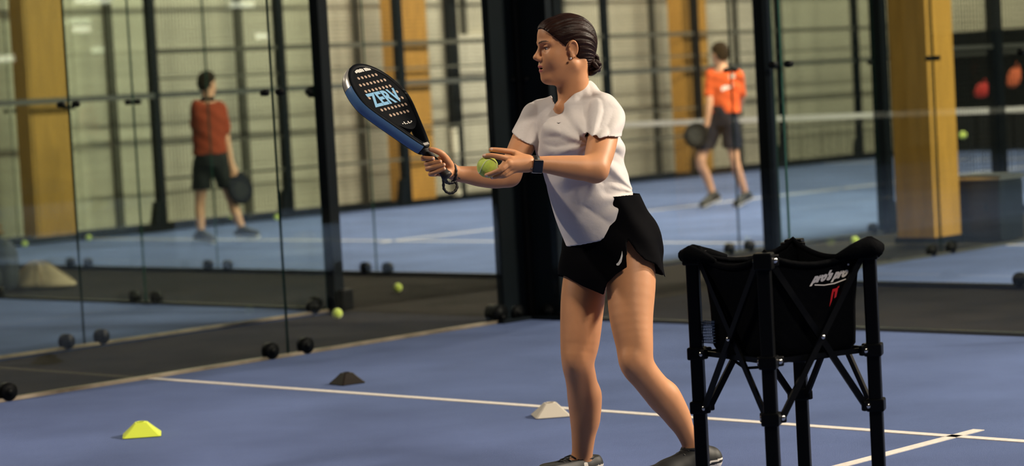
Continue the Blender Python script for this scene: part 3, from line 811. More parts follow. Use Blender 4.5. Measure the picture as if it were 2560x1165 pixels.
    def extract(s, smooth=1):
        f = s.f; sg = f < 0
        c = np.zeros(tuple(s.n - 1), dtype=np.int8)
        for i in (0, 1):
            for j in (0, 1):
                for k in (0, 1):
                    c += sg[i:sg.shape[0] - 1 + i, j:sg.shape[1] - 1 + j, k:sg.shape[2] - 1 + k]
        act = (c > 0) & (c < 8)
        I, J, K = np.nonzero(act)
        idx = np.full(act.shape, -1, dtype=np.int32); idx[I, J, K] = np.arange(len(I))
        cor = [(0, 0, 0), (1, 0, 0), (0, 1, 0), (1, 1, 0), (0, 0, 1), (1, 0, 1), (0, 1, 1), (1, 1, 1)]
        val = [f[I + a, J + b, K + d] for a, b, d in cor]
        acc = np.zeros((len(I), 3)); cnt = np.zeros(len(I))
        for p, q in ((0, 1), (2, 3), (4, 5), (6, 7), (0, 2), (1, 3), (4, 6), (5, 7), (0, 4), (1, 5), (2, 6), (3, 7)):
            m = (val[p] < 0) != (val[q] < 0)
            den = np.where(m, val[p] - val[q], 1.0); t = np.where(m, val[p] / den, 0)
            for ax in range(3):
                acc[:, ax] += np.where(m, cor[p][ax] + t * (cor[q][ax] - cor[p][ax]), 0)
            cnt += m
        V = (acc / cnt[:, None] + np.stack([I, J, K], 1)) * s.h + s.lo
        Q = []
        def quads(a0, a1, order):
            m = a0 != a1
            return m
        # x edges
        m = sg[:-1, 1:-1, 1:-1] != sg[1:, 1:-1, 1:-1]; i, j, k = np.nonzero(m); fl = sg[:-1, 1:-1, 1:-1][m]
        q = np.stack([idx[i, j, k], idx[i, j + 1, k], idx[i, j + 1, k + 1], idx[i, j, k + 1]], 1); Q.append(np.where(fl[:, None], q, q[:, ::-1]))
        m = sg[1:-1, :-1, 1:-1] != sg[1:-1, 1:, 1:-1]; i, j, k = np.nonzero(m); fl = sg[1:-1, :-1, 1:-1][m]
        q = np.stack([idx[i, j, k], idx[i, j, k + 1], idx[i + 1, j, k + 1], idx[i + 1, j, k]], 1); Q.append(np.where(fl[:, None], q, q[:, ::-1]))
        m = sg[1:-1, 1:-1, :-1] != sg[1:-1, 1:-1, 1:]; i, j, k = np.nonzero(m); fl = sg[1:-1, 1:-1, :-1][m]
        q = np.stack([idx[i, j, k], idx[i + 1, j, k], idx[i + 1, j + 1, k], idx[i, j + 1, k]], 1); Q.append(np.where(fl[:, None], q, q[:, ::-1]))
        Q = np.concatenate(Q)
        Q = Q[(Q >= 0).all(1)]
        for _ in range(smooth):
            S = np.zeros_like(V); N_ = np.zeros(len(V))
            for e in range(4):
                a, b = Q[:, e], Q[:, (e + 1) % 4]
                for ax in range(3):
                    S[:, ax] += np.bincount(a, V[b, ax], len(V)) + np.bincount(b, V[a, ax], len(V))
                N_ += np.bincount(a, minlength=len(V)) + np.bincount(b, minlength=len(V))
            V = V * .5 + .5 * S / np.maximum(N_, 1)[:, None]
        return V, Q
def join_vq(parts):
    V = []; Q = []; n = 0
    for v, q in parts: V.append(v); Q.append(q + n); n += len(v)
    return np.concatenate(V), np.concatenate(Q)
def np_mesh(name, V, Q, mats, base, parent, matfn=None):
    V = V - A3(base)
    me = bpy.data.meshes.new(name)
    me.vertices.add(len(V)); me.vertices.foreach_set('co', V.astype(np.float32).ravel())
    me.loops.add(Q.size); me.loops.foreach_set('vertex_index', Q.astype(np.int32).ravel())
    me.polygons.add(len(Q)); me.polygons.foreach_set('loop_start', np.arange(0, Q.size, 4, dtype=np.int32))
    me.update(calc_edges=True)
    me.polygons.foreach_set('use_smooth', np.ones(len(Q), dtype=bool))
    for m in mats: me.materials.append(MATS[m])
    if matfn is not None:
        C = V[Q].mean(1) + A3(base); me.polygons.foreach_set('material_index', matfn(C).astype(np.int32))
    me.validate(); me.update()
    return link(name, me, parent)
def bvh_of(o):
    me = o.data
    return BVHTree.FromPolygons([v.co.copy() for v in me.vertices], [tuple(p.vertices) for p in me.polygons])
def plane(p0, p1, p2, toward):
    p0, p1, p2 = Vector(p0), Vector(p1), Vector(p2); n = (p1 - p0).cross(p2 - p0).normalized()
    if n.dot(Vector(toward) - p0) < 0: n = -n
    return A3(n), float(n.dot(p0))                     # n.x > d is on the side of 'toward'

def pix(X, Y, Z):
    """picture coordinates of points (arrays)"""
    z = Z - CH
    d = X * _fw.x + Y * _fw.y + z * _fw.z; x = X * _rt.x + Y * _rt.y + z * _rt.z; y = X * _up.x + Y * _up.y + z * _up.z
    return 1280 + FPX * x / d, 582.5 - FPX * y / d
# ================================================================== the player
WB = P(1500, 1195, 8.4); WB.z = 0.0
PL = empty('person', WB)
tag(PL, 'woman in white tee and black shorts about to feed a ball, racket raised', 'person')
LAT = Vector((.735, -.678, 0)); FRO = Vector((-.678, -.735, 0))
# --- torso, arms, legs
TS = [  # picture row, centre column, depth, half width, half depth (shirt surface)
    (625, 1512, 8.42, .152, .120), (590, 1506, 8.42, .155, .125), (550, 1496, 8.42, .155, .132), (500, 1481, 8.42, .152, .138), (450, 1467, 8.42, .152, .142),
    (410, 1456, 8.42, .158, .142), (375, 1450, 8.42, .165, .132), (340, 1446, 8.42, .172, .115), (305, 1440, 8.42, .172, .092), (280, 1435, 8.42, .150, .072), (262, 1432, 8.42, .105, .058)]
def tsecs(g): return [(P(c, y, d), a + g, b + g) for (y, c, d, a, b) in TS]
LSH, LEL, LWR = P(1513, 292, 8.29), P(1488, 421, 8.10), P(1338, 410, 8.02)
RSH, REL, RWR = P(1345, 296, 8.53), P(1273, 437, 8.37), P(1140, 434, 8.23)
B = Field((WB.x - .62, 7.86, -.02), (WB.x + .52, 8.74, 1.42), .0042)
B.loft(tsecs(-.030), LAT, FRO)
B.ell(P(1526, 600, 8.43), (.135, .095, .105), [A3(LAT), A3(FRO), (0, 0, 1)], .06)
B.ell(P(1592, 605, 8.47), (.070, .075, .085), None, .05)        # seat
# left (near) leg
B.chain([(P(1570, 640, 8.37), .088), (P(1577, 700, 8.335), .0885), (P(1578, 790, 8.28), .0775), (P(1586, 860, 8.245), .066), (P(1592, 908, 8.235), .0605), (P(1616, 944, 8.25), .054), (P(1654, 990, 8.295), .0545), (P(1680, 1022, 8.31), .047), (P(1712, 1076, 8.335), .0355), (P(1733, 1122, 8.35), .0325), (P(1742, 1150, 8.35), .034)], .03, .05)
B.ell(P(1576, 905, 8.195), (.030, .026, .036), None, .03)      # kneecap
B.cap(P(1664, 990, 8.31), P(1694, 1036, 8.335), .043, .032, .04)      # calf
# right (far) leg
B.chain([(P(1476, 640, 8.485), .084), (P(1463, 700, 8.465), .080), (P(1456, 760, 8.44), .0785), (P(1450, 850, 8.41), .071), (P(1445, 905, 8.40), .059), (P(1452, 945, 8.425), .056), (P(1460, 1000, 8.46), .0575), (P(1461, 1050, 8.475), .051), (P(1458, 1100, 8.485), .042), (P(1455, 1145, 8.49), .0375), (P(1453, 1180, 8.495), .040)], .03, .05)
B.ell(P(1440, 900, 8.365), (.030, .026, .038), None, .03)
B.cap(P(1466, 988, 8.475), P(1467, 1045, 8.49), .046, .036, .04)
# feet
def foot(ank, heel, ball, toe):
    B.chain([(ank, .034), (heel, .026)], .02); B.chain([(ank, .034), (ball, .028), (toe, .022)], .03); B.cap(heel, ball, .024, .030, .02)
LA, LH, LBALL, LTOE = P(1740, 1138, 8.35), P(1776, 1152, 8.37), P(1672, 1203, 8.29), P(1626, 1206, 8.25)
RA, RH, RBALL, RTOE = P(1453, 1165, 8.50), P(1480, 1196, 8.54), P(1380, 1203, 8.40), P(1342, 1206, 8.35)
for (b_, ) in ((LBALL,), (LTOE,), (RBALL,), (RTOE,), (RH,)): b_.z = .042
foot(LA, LH, LBALL, LTOE); foot(RA, RH, RBALL, RTOE)
# arms
B.chain([(LSH, .050), (P(1507, 345, 8.21), .0525), (P(1497, 390, 8.145), .050), (LEL, .0425)], .02, .04)
B.cap(P(1492, 428, 8.105), P(1488, 432, 8.10), .036, .034, .02)
B.chain([(LEL, .0425), (P(1452, 420, 8.075), .0435), (P(1412, 416, 8.055), .038), (P(1372, 412, 8.035), .031), (LWR, .0265), (P(1322, 409, 8.015), .026)], .02)
B.chain([(RSH, .052), (P(1312, 350, 8.48), .048), (REL, .0405)], .02, .04)
B.chain([(REL, .0405), (P(1240, 443, 8.335), .0405), (P(1200, 441, 8.29), .0370), (P(1168, 437, 8.26), .031), (RWR, .0275), (P(1126, 428, 8.215), .026)], .02)
body_main = B.extract(9)

# --- head and neck
PSI = math.radians(17)
HF = Vector((-math.cos(PSI), -math.sin(PSI), 0)); HL = Vector((math.sin(PSI), -math.cos(PSI), 0)); HU = Vector((0, 0, 1))
tilt = Matrix.Rotation(math.radians(1.5), 3, HL)
HF = tilt @ HF; HU = tilt @ HU
HC_ = P(1411, 121.5, 8.395); HS_ = 1.005
def H(x, y, z): return HC_ + (HF * x + HL * y + HU * z) * HS_
HM = [A3(HF), A3(HL), A3(HU)]
hb = .0021
F = Field(A3(HC_) - np.array((.16, .15, .30)), A3(HC_) + np.array((.18, .15, .15)), hb)
def he(c, r, k, mode='u'): F.ell(H(*c), [q * HS_ for q in r], HM, k, mode)
def hc(a, b, ra, rb, k, mode='u'): F.cap(H(*a), H(*b), ra * HS_, rb * HS_, k, mode)
# neck first
F.cap(P(1432, 205, 8.40), P(1434, 285, 8.43), .0515, .058, 0); F.cap(P(1437, 165, 8.40), P(1432, 215, 8.405), .0475, .0515, .02)
F.cap(P(1455, 150, 8.37), P(1404, 262, 8.37), .016, .012, .03)      # neck muscle, near side
F.cap(P(1402, 272, 8.372), P(1480, 275, 8.36), .012, .012, .03)      # collar bone
F.cap(P(1400, 272, 8.38), P(1366, 280, 8.47), .011, .011, .03)
he((-.014, 0, .036), (.0960, .0740, .0815), .0)
he((.028, 0, -.030), (.062, .0585, .080), .03)
he((.050, 0, .050), (.040, .050, .045), .03)                        # forehead
for s in (-1, 1):
    hc((-.006, s * .052, -.058), (.058, s * .018, -.098), .020, .017, .028)    # jaw
    he((.052, s * .036, -.030), (.030, .026, .034), .028)                       # cheek
    hc((.088, s * .014, .026), (.066, s * .050, .024), .0085, .008, .014)       # brow ridge
he((.074, 0, -.098), (.020, .022, .019), .022)                        # chin
he((.072, 0, -.060), (.026, .030, .026), .02)                         # mouth mound
he((.020, 0, -.090), (.045, .040, .026), .03)                         # under chin
for s in (-1, 1):
    he((.086, s * .033, .008), (.015, .019, .0115), .012, 's')                  # eye socket
    he((.0685, s * .031, .007), (.0135, .0148, .0128), .002)                     # eyeball + lids
    he((.0715, s * .031, .0125), (.0145, .0165, .0062), .003)                    # upper lid
    he((.0690, s * .031, -.0045), (.0140, .0155, .0050), .003)                   # lower lid
hc((.0845, 0, .016), (.1025, 0, -.016), .0068, .0088, .010)             # nose bridge
he((.1070, 0, -.0235), (.0112, .0112, .0094), .008)                     # tip
for s in (-1, 1):
    he((.0970, s * .0118, -.0295), (.0105, .0068, .0074), .006)
    he((.0995, s * .0058, -.0375), (.0048, .0033, .0036), .003, 's')               # nostril
he((.0905, 0, -.0555), (.0092, .0215, .0056), .006)                     # upper lip
he((.0875, 0, -.0715), (.0092, .0190, .0062), .006)                     # lower lip
he((.0930, 0, -.0635), (.0170, .0195, .0038), .003, 's')                # open mouth
# ears: a dished lobe with a rolled rim
for s in (-1, 1):
    he((-.006, s * .0725, -.004), (.0165, .0070, .0285), .008)
    he((-.005, s * .0800, -.001), (.0098, .0066, .0165), .004, 's')
    F.chain([(H(-.006 + .0158 * math.cos(t), s * (.0765 + .004 * math.sin(t)), -.003 + .0262 * math.sin(t)), .0042 * HS_) for t in [math.radians(q) for q in (25, 55, 90, 125, 160, 195, 225)]], .002, .003, 3)
    he((-.001, s * .0745, -.029), (.0080, .0052, .0080), .005)
    he((.006, s * .0755, -.008), (.0042, .0042, .0062), .003)
head = F.extract(1)

# --- hands
def field_around(pts, pad, h):
    a = np.array([A3(p) for p in pts]); return Field(a.min(0) - pad, a.max(0) + pad, h)
def hand(wrist, palm_pts, fingers, h=.0017, kf=.006):
    """palm: chain list of (a, b, ra, rb); fingers: chains that meet the palm but never each other"""
    allp = [q for (a, b, _, _) in palm_pts for q in (a, b)] + [p for fch in fingers for (p, r) in fch] + [wrist]
    M = field_around(allp, .035, h)
    for (a, b, ra, rb) in palm_pts: M.cap(a, b, ra, rb, .012)
    palm = M.f.copy(); res = palm.copy()
    for fch in fingers:
        M.f = np.full_like(palm, 9.0); M.chain(fch, .003)
        d = M.f; hh = np.clip(.5 + .5 * (palm - d) / kf, 0, 1); m = palm * (1 - hh) + d * hh - kf * hh * (1 - hh)
        # shallow crease where two fingers touch
        kk = -.0015
        res = np.minimum(res, m)
    M.f = res
    return M.extract(1)
# left hand: round the ball, back of the hand to the lens
YB = 7.985
BALL = P(1219, 417.5, YB)
kn = [P(1277, 399, 7.972), P(1272, 408, 7.955), P(1276, 417, 7.962), P(1285, 424, 7.975)]     # knuckles index..little
palmL = [(P(1333, 410, 8.018), P(1310, 408, 8.0), .0255, .024), (P(1318, 404, 8.003), kn[0], .019, .0128), (P(1318, 408, 7.998), kn[1], .020, .0128), (P(1318, 412, 7.998), kn[2], .020, .0125), (P(1318, 416, 8.003), kn[3], .018, .0115),
         (P(1318, 400, 8.015), P(1290, 390, 8.005), .017, .013), (P(1296, 406, 7.992), P(1284, 412, 7.99), .018, .015)]
fingL = [
    [(P(1310, 396, 8.02), .014), (P(1285, 382, 8.012), .0108), (P(1258, 377, 8.00), .0094), (P(1231, 374, 7.992), .0078), (P(1227, 374.5, 7.991), .0070)],
    [(kn[0], .0118), (P(1252, 393, 7.962), .0098), (P(1228, 389, 7.962), .0086), (P(1211, 390, 7.965), .0072)],
    [(kn[1], .0115), (P(1248, 418, 7.936), .0096), (P(1230, 424, 7.944), .0085), (P(1216, 428, 7.957), .0072)],
    [(kn[2], .0112), (P(1250, 431, 7.940), .0094), (P(1232, 437, 7.952), .0083), (P(1217, 440, 7.966), .0070)],
    [(kn[3], .0105), (P(1264, 438, 7.955), .0086), (P(1250, 441, 7.968), .0076), (P(1242, 441, 7.98), .0066)]]
fingL[2] = [(kn[1], .0115), (P(1250, 405, 7.940), .0096), (P(1236, 413, 7.934), .0084), (P(1226, 421, 7.940), .0070)]
del fingL[2]
fingL.insert(2, [(kn[1], .0115), (P(1252, 424, 7.937), .0096), (P(1232, 433, 7.945), .0085), (P(1216, 438, 7.955), .0072)])
fingL[3] = [(kn[2], .0112), (P(1258, 434, 7.950), .0092), (P(1242, 441, 7.965), .0080), (P(1230, 443, 7.978), .0068)]
handL = hand(LWR, palmL, fingL)
# right hand: closed round the racket grip
RA_ = Vector((.60, -.252, -.76)).normalized()                 # toward the butt
RR_ = Vector((.484, .87, .094)); RR_ = (RR_ - RA_ * RR_.dot(RA_)).normalized()
RN_ = RA_.cross(RR_)
if RN_.y > 0: RN_ = -RN_
GR0 = P(1079, 396, 8.135)                                      # middle of the grip
def grip(px, py):                                              # nearest depth on the grip axis for that picture point
    t = ((px - 1079) * .62 + (py - 396) * .785) / 727.0
    return (GR0 + RA_ * t).y
yh = grip(1085, 405)
palmR = [(P(1136, 431, 8.225), P(1120, 420, 8.195), .0265, .024), (P(1124, 424, 8.20), P(1108, 397, 8.175), .021, .0165), (P(1126, 428, 8.20), P(1114, 436, 8.15), .021, .0155), (P(1120, 420, 8.205), P(1098, 418, 8.178), .021, .016),
         (P(1122, 410, 8.17), P(1113, 397, 8.14), .0155, .013), (P(1120, 432, 8.20), P(1100, 432, 8.175), .017, .013), (P(1106, 404, 8.19), P(1085, 402, 8.178), .015, .012), (P(1104, 424, 8.19), P(1086, 424, 8.172), .015, .012)]
def fing(mcp, pip, dip, tip, r): return [(mcp, r * 1.12), (pip, r), (dip, r * .92), (tip, r * .78)]
fingR = [
    [(P(1117, 402, 8.15), .0135), (P(1106, 386, 8.122), .0112), (P(1090, 377, 8.112), .0098), (P(1077, 373.5, 8.110), .0082)],
    fing(P(1082, 395, 8.175), P(1059, 396, 8.140), P(1064, 396.5, 8.112), P(1082, 396.5, 8.098), .0098),
    fing(P(1086, 408, 8.172), P(1067, 410, 8.130), P(1076, 409, 8.103), P(1100, 404, 8.090), .0098),
    fing(P(1089, 420, 8.166), P(1069, 422, 8.124), P(1082, 419, 8.096), P(1109, 412, 8.084), .0094),
    fing(P(1092, 434, 8.160), P(1076, 435, 8.118), P(1090, 430, 8.094), P(1110, 422, 8.084), .0086)]
handR = hand(RWR, palmR, fingR)

# one skin: trunk, limbs, head and hands joined
Vb, Qb = join_vq([body_main, head, handL, handR])
hc_np, hf_np, hl_np, hu_np = A3(HC_), A3(HF), A3(HL), A3(HU)
nails = [A3(p) for p in (P(1229, 372, 7.983), P(1211, 387, 7.958), P(1217, 440, 7.949), P(1231, 444, 7.972), P(1084, 396, 8.089), P(1103, 403, 8.080), P(1112, 411, 8.075), P(1113, 421, 8.076))]
def skin_parts(C):
    out = np.zeros(len(C), dtype=np.int32)
    q = (C - hc_np) / HS_; x, y, z = q @ hf_np, q @ hl_np, q @ hu_np
    lip = (((x - .0925) / .014) ** 2 + (y / .0225) ** 2 + ((z + .0560) / .0050) ** 2 < 1) | (((x - .0890) / .014) ** 2 + (y / .0205) ** 2 + ((z + .0712) / .0058) ** 2 < 1)
    out[lip & (x > .080)] = 1
    mouth = ((x - .0870) / .020) ** 2 + (y / .0195) ** 2 + ((z + .0635) / .0034) ** 2 < 1
    out[mouth] = 2
    for s in (-1, 1):
        yy = y * s; arc = .0245 + .0065 * np.sin(np.clip((yy - .012) / .040, 0, 1) * 2.3)
        out[(x > .040) & (np.abs(z - arc) < .0026 - .0018 * np.clip((yy - .03) / .024, 0, 1)) & (yy > .012) & (yy < .054)] = 3
        ey = (((y * s - .031) / .0125) ** 2 + ((z - .0042) / .0046) ** 2 < 1) & (x > .06)
        out[ey] = 4
        out[ey & (((y * s - .0325) / .0052) ** 2 + ((z - .0048) / .0058) ** 2 < 1)] = 5
        out[(((y * s - .031) / .0140) ** 2 + ((z - .0090) / .0022) ** 2 < 1) & (x > .06)] = 3
    for nn in nails:
        out[((C - nn) ** 2).sum(1) < .0052 ** 2] = 6
    return out
body = np_mesh('body', Vb, Qb, ['skin', 'lips', 'mouth_dark', 'brow', 'eye_white', 'iris', 'nail'], WB, PL, skin_parts)

# --- hair drawn back from a middle parting into a knot
F = Field(A3(HC_) - np.array((.15, .14, .13)), A3(HC_) + np.array((.19, .14, .16)), .0021)
he((-.014, 0, .036), (.1020, .0800, .0875), 0)
he((-.045, 0, .000), (.068, .066, .070), .03)
he((-.050, 0, -.035), (.045, .044, .040), .03)
he((.050, 0, .050), (.0455, .056, .0500), .03)
he((-.052, 0, -.050), (.040, .045, .042), .02)
def cut_hair(f, X, Y, Z):
    x0, y0, z0 = (X - hc_np[0]) / HS_, (Y - hc_np[1]) / HS_, (Z - hc_np[2]) / HS_
    x = x0 * hf_np[0] + y0 * hf_np[1] + z0 * hf_np[2]; y = x0 * hl_np[0] + y0 * hl_np[1] + z0 * hl_np[2]; z = x0 * hu_np[0] + y0 * hu_np[1] + z0 * hu_np[2]
    # strands run back and down toward the knot
    an = np.arctan2(y, z + .045 + 0 * x)
    rr = .0011 * np.sin(an * 34 + 18 * x) + .0007 * np.sin(an * 71 - 30 * x)
    f = f + rr
    part = np.abs(y) - .0012
    f = np.maximum(f, np.where((x > -.02) & (z > .06), .0022 - np.abs(y) * .8 + f * .0 - .0045 + 0 * part, -1) * 0 + f)
    groove = np.where(z > .05, np.clip(.0028 - np.abs(y), 0, 1) * 1.0, 0)
    f = f + groove
    edge = .69 * x - .722 * z - .0068 + .010 * np.clip(np.abs(y) / .02, 0, 1) * np.clip((z - .05) / .03, 0, 1) * .3
    edge = np.where(z < .006, np.maximum(edge, x + .012 + .6 * (z - .006) * 0 + .35 * np.clip(-z, 0, 1)), edge)
    # leave the ear free
    ear = np.sqrt(((x + .006) / 1.0) ** 2 + ((z + .006) / 1.45) ** 2) - .0235
    ear = np.where(np.abs(y) > .05, ear, 1.0)
    f = np.maximum(f, edge); f = np.maximum(f, -ear)
    low = -(z + .078 + .35 * (x + .075))
    return np.maximum(f, low)
F.apply(cut_hair)
np_mesh('hair', *F.extract(1), ['hair'], WB, PL)
KN = P(1481, 164, 8.42)
kb = MB()
for i in range(9):
    a = i * .7; ax1 = Vector((math.cos(a), math.sin(a) * .6, .5 * math.sin(2 * a))).normalized(); ax2 = ax1.cross(Vector((math.sin(a * 1.7), .5, math.cos(a * 1.3)))).normalized()
    r = .020 + .006 * math.sin(i * 2.1)
    cc = KN + Vector((.006 * math.cos(i * 1.9), .006 * math.sin(i * 2.3), .014 * math.sin(i * 1.3)))
    kb.tube([cc + ax1 * (r * math.cos(t)) + ax2 * (r * 1.15 * math.sin(t)) for t in [2 * math.pi * j / 20 for j in range(20)]], [.0075 + .002 * math.sin(t * 3 + i) for t in [2 * math.pi * j / 20 for j in range(20)]], 8, closed=True)
kb.sphere(KN, .023, 14, 10)
kb.tube([KN + Vector((-.012, -.005, .012)), P(1472, 150, 8.41), P(1462, 140, 8.40)], [.014, .018, .02], 10)
for v in range(len(kb.v)): kb.v[v] = tuple(Vector(kb.v[v]) - WB)
kb.build('hair_knot', 'hair', PL)
er = MB().sphere(P(1426.5, 146, 8.313) - WB, .0042, 10, 8)
er.build('earring', 'silver', PL)

# --- tee shirt: a shell with a hem, sleeves and a round neck
lsN, lsD = plane(P(1463, 333, 8.14), P(1556, 343, 8.24), P(1512, 342, 8.13), LSH)
rsN, rsD = plane(P(1287, 339, 8.42), P(1338, 358, 8.50), P(1305, 352, 8.40), RSH)
nk0, nk1 = A3(P(1462, 178, 8.42)), A3(P(1420, 246, 8.395))
def tee_field(g, trim):
    S = Field((WB.x - .34, 7.98, .80), (WB.x + .24, 8.78, 1.48), .0036)
    S.loft(tsecs(g), LAT, FRO)
    S.cap(P(1446, 262, 8.42), P(1508, 278, 8.33), .064 + g, .056 + g, .03); S.cap(P(1438, 262, 8.42), P(1352, 288, 8.525), .060 + g, .052 + g, .03)
    S.cap(P(1452, 232, 8.42), P(1446, 270, 8.42), .055 + g, .066 + g, .03)
    S.ell(P(1394, 352, 8.335), (.064 + g, .062 + g, .072 + g), None, .06); S.ell(P(1446, 358, 8.275), (.066 + g, .060 + g, .072 + g), None, .06)   # chest
    T = Field((WB.x - .34, 7.98, .80), (WB.x + .24, 8.78, 1.48), .0036)
    X = T.ax[0][:, None, None]; Y = T.ax[1][None, :, None]; Z = T.ax[2][None, None, :]
    for pts, N_, D_ in (([(LSH, .067), (P(1508, 345, 8.215), .0665), (P(1503, 378, 8.165), .0675)], lsN, lsD), ([(RSH, .058), (P(1317, 345, 8.487), .0555), (P(1302, 372, 8.46), .0565)], rsN, rsD)):
        T.f[:] = 9.0; T.chain([(p, r + g) for p, r in pts], .01)
        d = T.f
        d = np.maximum(d, D_ - (0 if trim else .014) - (N_[0] * X + N_[1] * Y + N_[2] * Z))
        k = .03 if trim else .003; hh = np.clip(.5 + .5 * (S.f - d) / k, 0, 1); S.f = (S.f * (1 - hh) + d * hh - k * hh * (1 - hh)).astype(np.float32)
    return S
def folds(X, Y, Z):
    sx = (X - WB.x)
    low = np.clip((1.20 - Z) / .25, 0, 1); hi = np.clip((Z - 1.08) / .2, 0, 1)
    ax_, az_ = P(1470, 360, 8.3).x - WB.x, P(1470, 360, 8.3).z
    ang = np.arctan2(Z - az_, sx - ax_ + 1e-6); rad = np.sqrt((sx - ax_) ** 2 + (Z - az_) ** 2)
    sh = lambda t: 1 - 2 * np.abs(np.sin(t)) ** .7                     # sharp creases, soft bellies
    w = .0055 * low * sh(24 * (Z * .80 + sx * .62) + 3 * Y) * np.clip(rad / .1, 0, 1)
    w = w + .0070 * np.sin(ang * 9 + 3 * Y) * np.exp(-((rad - .12) / .09) ** 2)
    w = w + .0042 * sh(28 * (sx * .95 - Z * .28) + 12 * (Y - 8.3)) * hi
    bx, bz = P(1588, 480, 8.45).x - WB.x, P(1588, 480, 8.45).z         # slack gathered at the back waist
    r2 = np.sqrt((sx - bx) ** 2 + (Z - bz) ** 2); a2 = np.arctan2(Z - bz, sx - bx + 1e-6)
    w = w + .0035 * np.sin(a2 * 13) * np.exp(-((r2 - .07) / .07) ** 2)
    w = np.minimum(w, .0030)
    return w
S = tee_field(0.0, True); I_ = tee_field(-.0085, False)
def tee(f, X, Y, Z):
    w = folds(X, Y, Z)
    shell = np.maximum(f + w, -(I_.f + w))
    qx, qy = pix(X, Y, Z)
    hy = np.interp(qx, [1380, 1412, 1450, 1500, 1530, 1556, 1576, 1592, 1640], [620, 618, 613, 603, 579, 545, 514, 490, 432])
    hy = hy - np.clip((Y - 8.44) / .12, 0, 1) * 18
    shell = np.maximum(shell, (qy - hy) / 705.0)
    ly = np.interp(qx, [1378, 1384, 1393, 1404, 1420, 1440, 1458, 1473, 1490], [232, 256, 268, 264, 249, 229, 211, 201, 196])
    return np.maximum(shell, np.minimum(ly - qy, 1476 - qx) / 705.0)
S.apply(tee)
shirt = np_mesh('tee_shirt', *S.extract(2), ['shirt_white'], WB, PL)
bvh_s = bvh_of(shirt)
px_decal('chest_logo', [(1392, 306), (1396, 310), (1403, 306), (1396, 308)], [(0, 1, 3), (1, 2, 3)], bvh_s, WB, 'logo_dark', shirt)

# --- shorts: loose legs, hem higher at the side slit
S = Field((WB.x - .16, 8.16, .58), (WB.x + .28, 8.72, 1.03), .0036)
SS = [(735, 1500, 8.42, .150, .110), (690, 1512, 8.42, .166, .128), (640, 1524, 8.42, .170, .134), (600, 1528, 8.42, .166, .132), (560, 1524, 8.42, .160, .128), (520, 1514, 8.42, .152, .122), (480, 1500, 8.42, .146, .118)]
S.loft([(P(c, y, d), a, b_) for (y, c, d, a, b_) in SS], LAT, FRO)
S.ell(P(1604, 600, 8.46), (.072, .10, .10), None, .05)
S.chain([(P(1568, 620, 8.36), .105), (P(1577, 690, 8.34), .112), (P(1580, 745, 8.33), .120)], .02, .04)
S.cap(P(1612, 640, 8.42), P(1628, 725, 8.40), .062, .058, .03)
S.chain([(P(1474, 620, 8.48), .102), (P(1468, 690, 8.465), .100), (P(1464, 760, 8.45), .100)], .02, .04)
def shorts_fn(f, X, Y, Z):
    w = .0028 * np.sin(60 * (X * .8 + Z * .55) + 30 * Y)
    f = f + w
    shell = np.maximum(f, -(f + .0085))
    qx, qy = pix(X, Y, Z)
    near = np.interp(qx, [1390, 1416, 1455, 1500, 1509.9, 1510.1, 1518, 1540, 1567.5, 1568.5, 1590, 1612, 1640, 1663, 1690], [684, 692, 715, 734, 738, 736, 708, 686, 668, 597, 628, 650, 661, 694, 705])
    far = np.interp(qx, [1390, 1450, 1510, 1560, 1640, 1690], [690, 700, 716, 690, 684, 700])
    mid = np.where(qx < 1508, 8.475, 8.375 + np.clip((qx - 1600) / 60, 0, 1) * .05)
    hy = np.where(Y < mid, near, far)
    cut = (qy - hy) / 705.0
    return np.maximum(shell, cut)
S.apply(shorts_fn)
shorts = np_mesh('shorts', *S.extract(1), ['shorts_black'], WB, PL)
bvh_h = bvh_of(shorts)
sw = [(1555.5, 627), (1557, 640), (1554, 655), (1548, 663.5), (1542.5, 664), (1541, 660), (1546, 656), (1551, 646), (1554, 636)]
px_decal('swoosh_mark', sw, [(0, 1, 8), (1, 2, 7, 8), (2, 3, 6, 7), (3, 4, 5, 6)], bvh_h, WB, 'swoosh_white', shorts, .002)

